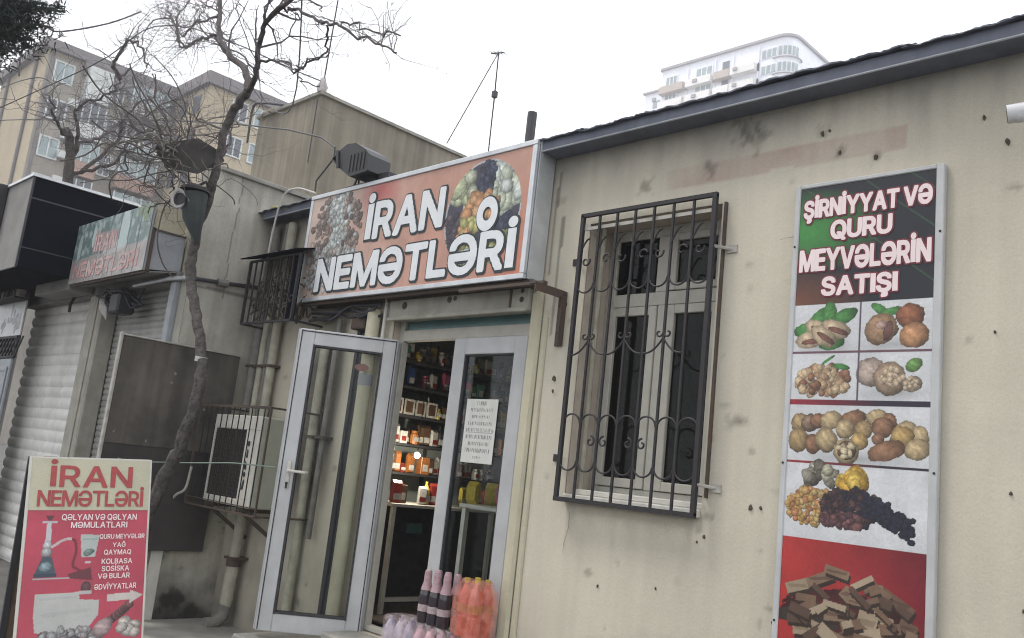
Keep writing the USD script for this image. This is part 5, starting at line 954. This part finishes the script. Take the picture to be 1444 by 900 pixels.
tr = tube(tp, r_*(1+.12*(meshkit.fbm(tp*6, 3, 2)-.5)), 14); n_ = meshkit.fbm(tr.vertices*[22, 22, 9], 3, 3)-.5
ctr = tp[np.clip((np.arange(len(tr.vertices))//14), 0, len(tp)-1)]; dv = tr.vertices-ctr; tr.vertices += dv*n_[:, None]*.45
bt.add('trunk', tr, 'bark', smooth=60)
tw = []
for nm, r0, r1, n, L0 in (('limb_a', .062, .035, 16, .65), ('limb_b', .050, .026, 9, .55), ('limb_c', .022, .008, 7, .35), ('limb_d', .026, .007, 14, .45), ('limb_e', .012, .004, 7, .4), ('limb_f', .016, .006, 8, .4), ('limb_g', .034, .010, 20, .7), ('limb_h', .026, .008, 16, .7), ('limb_i', .022, .006, 16, .7), ('limb_k', .03, .010, 22, .7), ('limb_l', .026, .009, 22, .7), ('limb_m', .022, .009, 7, .4)):
    lp_ = smoothpath(LIMB[nm], 4, .012 if r0 < .05 else .006, rng); rr = np.linspace(r0*.52, max(r1*.55, .0045), len(lp_)); bt.add('limb', tube(lp_, rr, 8), 'bark', smooth=60); twigs(lp_, r1*.5 if r1 < .03 else .009, rng, int(n*(2.6 if nm in ('limb_g', 'limb_h', 'limb_i', 'limb_k', 'limb_l', 'limb_a') else 1.9)), L0*1.15, 2, tw)
bt.add('twigs', tw, 'twig', kind='stuff')
bt.add('tape', tube([(-6.655, -1.0, 2.185), (-6.65, -1.0, 2.225)], .047, 14), 'pale_cloth', smooth=60)
lt = T('old_lantern', 'dark green tapered lantern with flat cap hanging against the trunk', 'lantern', (-7.0, -1.12, 3.28))
lt.add('shade', tube([(-7.02, -1.04, 3.20), (-7.0, -1.11, 3.38), (-7.0, -1.14, 3.59)], [.022, .088, .112], 10), 'lantern_green', smooth=30); lt.add('cap', tube([(-7.0, -1.14, 3.60), (-7.0, -1.14, 3.625), (-7.0, -1.14, 3.66)], [.13, .12, .05], 12), 'iron')
lt.add('speaker_ring', tube([(-6.99+.07*math.cos(a)*.3-.0, -1.27+.04*math.cos(a), 3.50+.075*math.sin(a)) for a in np.linspace(0, 2*np.pi, 17)[:-1]], .014, 6, closed=True), 'pale_cloth', smooth=60); lt.add('speaker_mouth', tube([(-6.985, -1.262, 3.50), (-6.992, -1.25, 3.50)], [.055, .05], 12), 'black_plastic'); lt.add('bracket', tube([(-7.0, -1.14, 3.64), (-7.02, -1.05, 3.72), (-7.02, -1.0, 3.66)], .012, 6), 'iron')
cn = T('canopy_scrap', 'dark scrap of sheet and tangled sticks lodged in the tree above the lantern', 'tree debris', (-7.0, -1.2, 3.7))
cn.add('sheet', hull([(-6.92, -1.44, 3.70), (-6.95, -1.42, 3.93), (-6.98, -1.2, 4.05), (-6.97, -.95, 3.99), (-6.97, -1.0, 3.88), (-6.92, -1.18, 3.73), (-7.16, -1.3, 3.9), (-7.1, -1.0, 4.0), (-7.05, -1.52, 3.86)]), 'canopy')
cn.add('sticks', [tube(smoothpath(np.array([-6.98, -1.42, 3.86])+rng.normal(0, .10, 3)+np.cumsum(rng.normal(0, .055, 3)+rng.normal(0, .05, (6, 3))*[.7, 1, .9], 0), 3), rng.uniform(.0025, .0065), 4) for _ in range(70)], 'nest', kind='stuff')
cn.add('rag', [tube(smoothpath(np.array([-6.9, -1.5, 3.80])+np.cumsum(rng.normal(0, .045, (6, 3)), 0), 3), .007, 5) for _ in range(4)], 'pipe_grey')
BL = {'b_trunk': [(-15.0, .35, -.02), (-15.0, .33, 2.5), (-15.00, 0.29, 4.94), (-15.00, 0.28, 5.39), (-15.00, 0.24, 5.82), (-15.00, 0.16, 6.16), (-15.00, 0.07, 6.31)],
    'b1': [(-15.00, 0.16, 6.16), (-14.67, -0.13, 6.19), (-14.33, -0.32, 6.25), (-14.00, -0.50, 6.33)],
    'b2': [(-15.00, 0.23, 5.86), (-14.86, 0.24, 6.22), (-14.71, 0.09, 6.44), (-14.57, 0.09, 6.58), (-14.43, 0.26, 6.74), (-14.29, 0.40, 6.88), (-14.14, 0.47, 7.12), (-14.00, 0.55, 7.30)],
    'b3': [(-15.00, 0.24, 5.82), (-15.14, 0.43, 6.22), (-15.29, 0.70, 6.41), (-15.43, 0.94, 6.72), (-15.57, 1.14, 6.96), (-15.71, 1.47, 7.19), (-15.86, 1.81, 7.49), (-16.00, 2.17, 7.73)],
    'b4': [(-15.00, 0.27, 5.53), (-14.80, 0.53, 5.76), (-14.60, 0.82, 5.89), (-14.40, 0.86, 6.17), (-14.20, 1.10, 6.34), (-14.00, 1.31, 6.32)],
    'b5': [(-14.14, 0.47, 7.1), (-13.83, 0.23, 7.12), (-13.67, 0.20, 7.23), (-13.50, 0.25, 7.45), (-13.33, 0.35, 7.44), (-13.17, 0.42, 7.25), (-13.00, 0.42, 6.98)],
    'b6': [(-14.9, 0.40, 5.63), (-14.80, 0.69, 6.12), (-14.60, 0.79, 6.37), (-14.40, 0.71, 6.52), (-14.20, 0.78, 6.77), (-14.00, 0.96, 6.92)]}
bt2 = T('thin_bare_tree', 'thin bare tree rising behind the dark awning in front of the tan apartments', 'tree', (-15, .35, 0)); tw = []
bt2.add('trunk', tube(smoothpath(BL['b_trunk'], 4, .008, rng), np.linspace(.11, .06, 25), 8), 'bark', smooth=60)
for nm, r0, n in (('b1', .032, 12), ('b2', .032, 14), ('b3', .032, 18), ('b4', .032, 18), ('b5', .03, 14), ('b6', .032, 18)):
    q = smoothpath(BL[nm], 4, .02, rng); bt2.add('limb', tube(q, np.linspace(r0, .011, len(q)), 6), 'bark'); twigs(q, .010, rng, int(n*1.8), 1.0, 2, tw)
bt2.add('twigs', tw, 'twig', kind='stuff')
def evergreen():
    rng = np.random.default_rng(3); base = np.array([-8.2, -3.35, 0]); t = T('evergreen_tree', 'dark evergreen with dense needles reaching in at the top left corner', 'tree', base)
    t.add('trunk', tube(smoothpath([base, base+[.03, .02, 2.5], base+[0, .05, 5.2], base+[.05, 0, 7.5]], 5), np.linspace(.16, .05, 16), 9), 'bark', smooth=60)
    limbs, V, F = [], [], []; k = 0
    tips = [(-7.28, -2.36, 4.60), (-7.30, -2.46, 4.46), (-7.27, -2.30, 4.76), (-7.31, -2.52, 4.36), (-7.33, -2.60, 4.62), (-7.38, -2.68, 4.72), (-7.36, -2.50, 4.70), (-7.34, -2.62, 4.48), (-7.42, -2.78, 4.42), (-7.36, -2.42, 4.80), (-7.40, -2.85, 4.62), (-7.5, -2.5, 5.1), (-7.3, -2.2, 5.25), (-7.6, -2.9, 5.2), (-7.4, -3.2, 4.9), (-7.3, -3.5, 5.0)]
    for tip in tips:
        tip = np.array(tip); st_ = base+[0, .03, tip[2]-.35]; q = smoothpath([st_, (st_+tip)/2+[0, 0, .12], tip], 5, .01, rng); limbs.append(tube(q, np.linspace(.035, .008, len(q)), 6))
        for _ in range(150):
            j = rng.uniform(.35, 1); p = q[min(int(j*(len(q)-1)), len(q)-1)]+rng.normal(0, .09, 3)*[1, 1, .8]
            for _ in range(9):
                d = rng.normal(0, 1, 3); d /= np.linalg.norm(d); L = rng.uniform(.05, .10); s = np.cross(d, rng.normal(0, 1, 3)); s *= .0055/np.linalg.norm(s); o = p+rng.normal(0, .02, 3)
                V += [o-s, o+s, o+d*L]; F.append((k, k+1, k+2)); k += 3
    t.add('limb', limbs, 'bark'); t.add('needles', trimesh.Trimesh(np.array(V), np.array(F), process=False), 'needles', kind='stuff')
    t.add('drooping_twig', [tube(smoothpath([(-7.36, -2.5, 4.45), (-7.33, -2.52, 4.28), (-7.34, -2.5, 4.15)], 4), .006, 5), tube(smoothpath([(-7.35, -2.4, 4.62), (-7.3, -2.3, 4.6), (-7.2, -2.0, 4.78), (-7.1, -1.8, 4.95)], 4), .007, 5)], 'twig')
evergreen()

# ================================================================== BACKGROUND BUILDINGS
mb = T('rear_block', 'plain tan grey rendered block behind the big sign', 'building', (-12, 4, 0))
MX0, MX1, MY0, MY1, MZ = -12.32, -10.60, 2.0, 9.0, 6.60
mb.add('wall', box(MX0, MX1, MY0, MY1, 0, MZ), 'mid_wall'); mb.add('coping', [box(MX0-.03, MX1+.04, MY0-.04, MY0+.12, MZ, MZ+.05), box(MX1-.10, MX1+.04, MY0+.12, MY1, MZ, MZ+.045)], 'concrete')
mb.add('insulator', tube([(-10.62, 2.0, 6.64), (-10.62, 2.0, 6.72), (-10.62, 2.0, 6.80), (-10.62, 2.0, 6.86)], [.06, .085, .05, .03], 10), 'pale_cloth', smooth=50)
mb.add('mast', tube([(-10.6, 2.0, 6.84), (-10.56, 2.0, 8.3), (-10.5, 2.0, 9.8)], .012, 6), 'cable_dark'); mb.add('roof_edge_pipe', tube(smoothpath([(-12.4, 1.9, 6.2), (-12.4, 1.9, 6.78), (-12.1, 1.9, 6.78), (-11.6, 1.96, 6.66)], 4), .018, 6), 'cable_dark')
mb.add('corner_crack', box(-10.70, -10.68, 1.994, 2.004, 5.6, 6.55), 'cable_dark'); mb.add('broken_edge', [hull(rng.normal(0, .06, (10, 3))+[x, 2.03, MZ+.03]) for x in (-12.2, -12.05, -11.9)], 'mid_wall')
an = T('roof_antenna', 'thin television antenna mast with guy wire above the big sign', 'antenna', (-11.4, 6, 7.0)); an.add('mast', tube([(-11.39, 6, 6.6), (-11.42, 6, 8.4), (-11.45, 6, 9.28)], .014, 6), 'cable_dark'); an.add('guy_wire', tube([(-11.46, 6, 9.25), (-12.62, 6, 7.7)], .011, 5), 'cable_dark'); an.add('aerial', [tube([(-11.65, 6, 9.30), (-11.30, 6, 9.22)], .014, 5)]+[tube([(-11.6+k*.09, 5.9, 9.29-k*.02), (-11.6+k*.09, 6.1, 9.29-k*.02)], .007, 4) for k in range(4)], 'cable_dark'); an.add('amplifier', box(-11.46, -11.38, 5.96, 6.04, 8.36, 8.48), 'cable_dark')

ap = T('apartment_block', 'old tan apartment block with enclosed balconies behind the bare trees', 'apartment block', (-75, 20, 0))
Y0, Y1, X1, TOP = 14.1, 24.25, -72.0, 30.0
ap.add('wall', box(-84, X1, Y0, 40, 0, TOP), 'apt_tan', label='tan wall'); ap.add('gable', box(X1, X1+.05, Y0, Y1, 0, TOP-.2), 'apt_grey')
ap.add('roof', [box(-84.3, X1+.5, Y0-.5, 40, TOP, TOP+.75), box(X1+.06, X1+.45, Y0+2.6, Y1-.01, TOP-1.1, TOP)], 'apt_roof')
ap.add('wing', box(-80, -65.72, Y1, 46, 0, 29.7), 'apt_tan'); ap.add('wing_roof', box(-80.4, -65.3, Y1-.4, 46.4, 29.7, 30.7), 'apt_roof')
def awin(y0, y1, z0, z1, x, m='win_dark', mull=2):
    f = ap.add('window', [box(x, x+.10, y0-.12, y0, z0-.12, z1+.12), box(x, x+.10, y1, y1+.12, z0-.12, z1+.12), box(x+.001, x+.099, y0, y1, z1, z1+.12), box(x+.001, x+.099, y0, y1, z0-.12, z0)]+[box(x, x+.09, y0+(y1-y0)*k/mull-.05, y0+(y1-y0)*k/mull+.05, z0, z1) for k in range(1, mull)], 'apt_white'); ap.add('pane', box(x+.01, x+.04, y0, y1, z0, z1), m, f)
for fl_ in range(8):
    z = 26.9-3.05*fl_
    awin(14.75, 16.0, z+.9, z+2.35, X1+.05, 'win_dark' if fl_ % 2 else 'win_pale')
    b = ap.add('balcony', box(X1+.05, X1+1.0, 16.95, 18.75, z-.05, z+1.1), 'apt_white' if fl_ in (0, 1, 3, 5) else ('apt_brick' if fl_ == 2 else 'apt_grey')); ap.add('glazing', box(X1+.05, X1+.9, 16.95, 18.75, z+1.15, z+2.75), 'apt_white' if fl_ == 0 else ['win_pale', 'win_dark'][fl_ % 2], b)
    for k in range(4): ap.add('mullion', box(X1+.9, X1+.98, 16.95+k*.58, 17.03+k*.58, z+1.1, z+2.75), 'apt_white', b)
    awin(19.2, 20.0, z+.8, z+2.3, X1+.05, 'win_dark')
    b = ap.add('balcony', box(X1+.05, X1+1.2, 20.3, 23.4, z-.1, z+1.0), ['apt_grey', 'apt_tan', 'apt_brick', 'apt_white'][(fl_*3) % 4]); ap.add('glazing', box(X1+.05, X1+1.1, 20.4, 23.3, z+1.05, z+2.6), ['win_pale', 'win_dark', 'win_pale'][fl_ % 3], b)
    for k in range(5): ap.add('mullion', box(X1+1.1, X1+1.19, 20.35+k*.73, 20.45+k*.73, z+1.0, z+2.65), 'apt_white', b)
    awin(26.4, 27.6, z+.8, z+2.3, -65.72, 'win_dark'); awin(28.4, 29.4, z+.8, z+2.3, -65.72, 'win_pale')
    for x0_ in (-70.5, -68.2): ap.add('window', box(x0_, x0_+1.2, Y1-.06, Y1-.001, z+.9, z+2.3), 'win_dark')
rq = np.random.default_rng(23)
for k in range(11): y_, z_ = rq.choice([16.4, 18.95, 20.15, 23.75]), rq.uniform(9, 29); ap.add('conditioner', box(X1+.06, X1+.5, y_-.4, y_+.4, z_, z_+.6, .05), 'apt_white')
for k in range(6): ap.add('washing_line', [box(X1+1.3, X1+1.33, 20.6+.5*j, 20.6+.5*j+rq.uniform(.25, .45), 26.6-3.05*k+.2, 26.6-3.05*k+rq.uniform(.7, 1.1)) for j in range(rq.integers(2, 5))], ['apt_white', 'win_pale', 'apt_brick'][k % 3], kind='stuff')
for y in (14.4,): ap.add('drainpipe', tube([(X1+.12, y, 0), (X1+.12, y, 29.8)], .10, 6), 'apt_roof')
for x in (-81.5, -74.4): ap.add('drainpipe', tube([(x, Y0-.12, 0), (x, Y0-.12, 29.9)], .12, 6), 'apt_roof')
wb_ = T('white_block', 'sliver of white apartment tower at the far left edge', 'apartment block', (-100, 10, 0)); wb_.add('wall', box(-110, -92, 6.0, 15.5, 0, 36.5), 'apt_white')
for fl_ in range(8): wb_.add('window', box(-91.99, -91.95, 13.6, 14.8, 32.6-3*fl_, 34.2-3*fl_), 'win_pale')

tw_ = T('white_tower', 'pale modern apartment tower with rounded corner above the shop roof', 'apartment tower', (-87, 137, 0))
def tower():
    R = 2.6; c = [(-100.8, 130.0), (-72.8-R, 130.0)]+[(-72.8-R+R*math.sin(a), 130+R-R*math.cos(a)) for a in np.linspace(0, np.pi/2, 9)[1:]]+[(-72.8, 152), (-100.8, 152)]
    P = Polygon(c); m = trimesh.creation.extrude_polygon(P, 85, engine='earcut'); tw_.add('wall', m, 'tower_white', smooth=30)
    r = trimesh.creation.extrude_polygon(P.buffer(.45), .5, engine='earcut'); r.apply_translation((0, 0, 85)); tw_.add('cornice', r, 'tower_edge')
    tw_.add('wing', box(-105.5, -100.8, 131.2, 150, 0, 81.5), 'tower_white'); tw_.add('wing_cornice', box(-105.9, -100.82, 130.8, 150, 81.5, 81.9), 'tower_edge')
    for fl_ in range(5):
        z = 81.6-3.15*fl_
        for (x0, x1, kind) in ((-99.6, -97.0, 'w'), (-92.6, -89.0, 'w'), (-86.8, -85.3, 'n'), (-78.6, -75.6, 'w')):
            f = tw_.add('window', box(x0-.15, x1+.15, 129.9, 129.999, z-.15, z+1.75), 'tower_white'); tw_.add('pane', box(x0, x1, 129.86, 129.9, z, z+1.6), 'win_pale' if kind == 'w' else 'win_dark', f)
            if kind == 'w':
                for k in range(4): tw_.add('mullion', box(x0+(x1-x0)*k/3-.08, x0+(x1-x0)*k/3+.08, 129.8, 129.86, z, z+1.6), 'tower_white', f)
        for (x0, x1, m) in ((-100.4, -94.8, 'tower_tan'), (-94.2, -88.6, 'tower_cream'), (-87.9, -84.6, 'tower_tan'), (-84.4, -79.4, 'tower_cream')): tw_.add('balcony', box(x0, x1, 128.6, 129.99, z-2.2, z-.7), m if fl_ % 2 == 0 else 'tower_cream')
        for x in (-94.5, -88.3, -84.5, -79.2): tw_.add('pilaster', box(x-.12, x+.12, 129.7, 129.99, z-2.2, z+2.6), 'tower_white')
        for k, a in enumerate(np.linspace(.15, 1.4, 5)):
            x, y = -72.8-R+(R+.03)*math.sin(a), 130+R-(R+.03)*math.cos(a); tw_.add('curved_pane', bar((x, y, z), (x, y, z+1.7), .55, .08, up=(math.sin(a), -math.cos(a), 0)), 'win_pale')
        q = [(-72.8-R+(R+.35)*math.sin(a), 130+R-(R+.35)*math.cos(a), z-.5) for a in np.linspace(-.3, np.pi/2+.4, 12)]; tw_.add('curved_ledge', tube(q, .14, 6), 'tower_edge')
        f = tw_.add('conditioner', [box(-83.6, -82.8, 128.3, 128.6, z-1.6, z-1.0), box(-92.4, -91.5, 128.3, 128.6, z-1.7, z-1.1), box(-103.6, -102.8, 130.9, 131.19, z-2, z-1.3)], 'tower_edge')
        f = tw_.add('window', box(-103.4, -101.6, 131.12, 131.199, z-3.5, z-2), 'win_pale')
tower()

# ================================================================== OVERHEAD WIRES
for k, (P, lab) in enumerate((([(-26, -2.0, 7.6), (-18.37, 0, 7.14), (-8.26, 0.3, 4.95), (-7.7, .4, 4.2)], 'upper overhead wire crossing in front of the tan apartments'), ([(-40, 4, 14.3), (-18.4, 0, 7.9), (-16.0, 0, 7.3), (-15.0, .1, 6.2)], 'short overhead wire ending in the thin bare tree'), ([(-20, -.8, 6.8), (-14.22, 0, 7.12), (-12, .3, 7.3), (-10.62, 2.0, 6.8)], 'sagging wire from the thin bare tree to the insulator'), ([(-6.6, -1, 7.5), (-8.6, .5, 5.6), (-11.9, 1.95, 6.6)], 'wire dropping from the treetop to the rear block'))):
    t = T('overhead_wire', lab, 'wire', P[0], 'overhead wires'); t.add('wire', tube(smoothpath(P, 6), .009, 5), 'cable_dark')

# ================================================================== HAZE
usdkit.material(stage, '/World/Looks/haze_air', {'v': ('principled_volume', {'color': (0.93, 0.93, 0.97), 'density': 0.0018, 'anisotropy': 0.0})}, [], volume='v.volume')
M['haze_air'] = UsdShade.Material.Get(stage, '/World/Looks/haze_air')
one('haze', box(-410, 310, -310, 410, -1.0, 90.0), 'haze_air', 'thin pale haze over the whole street', kind='stuff')
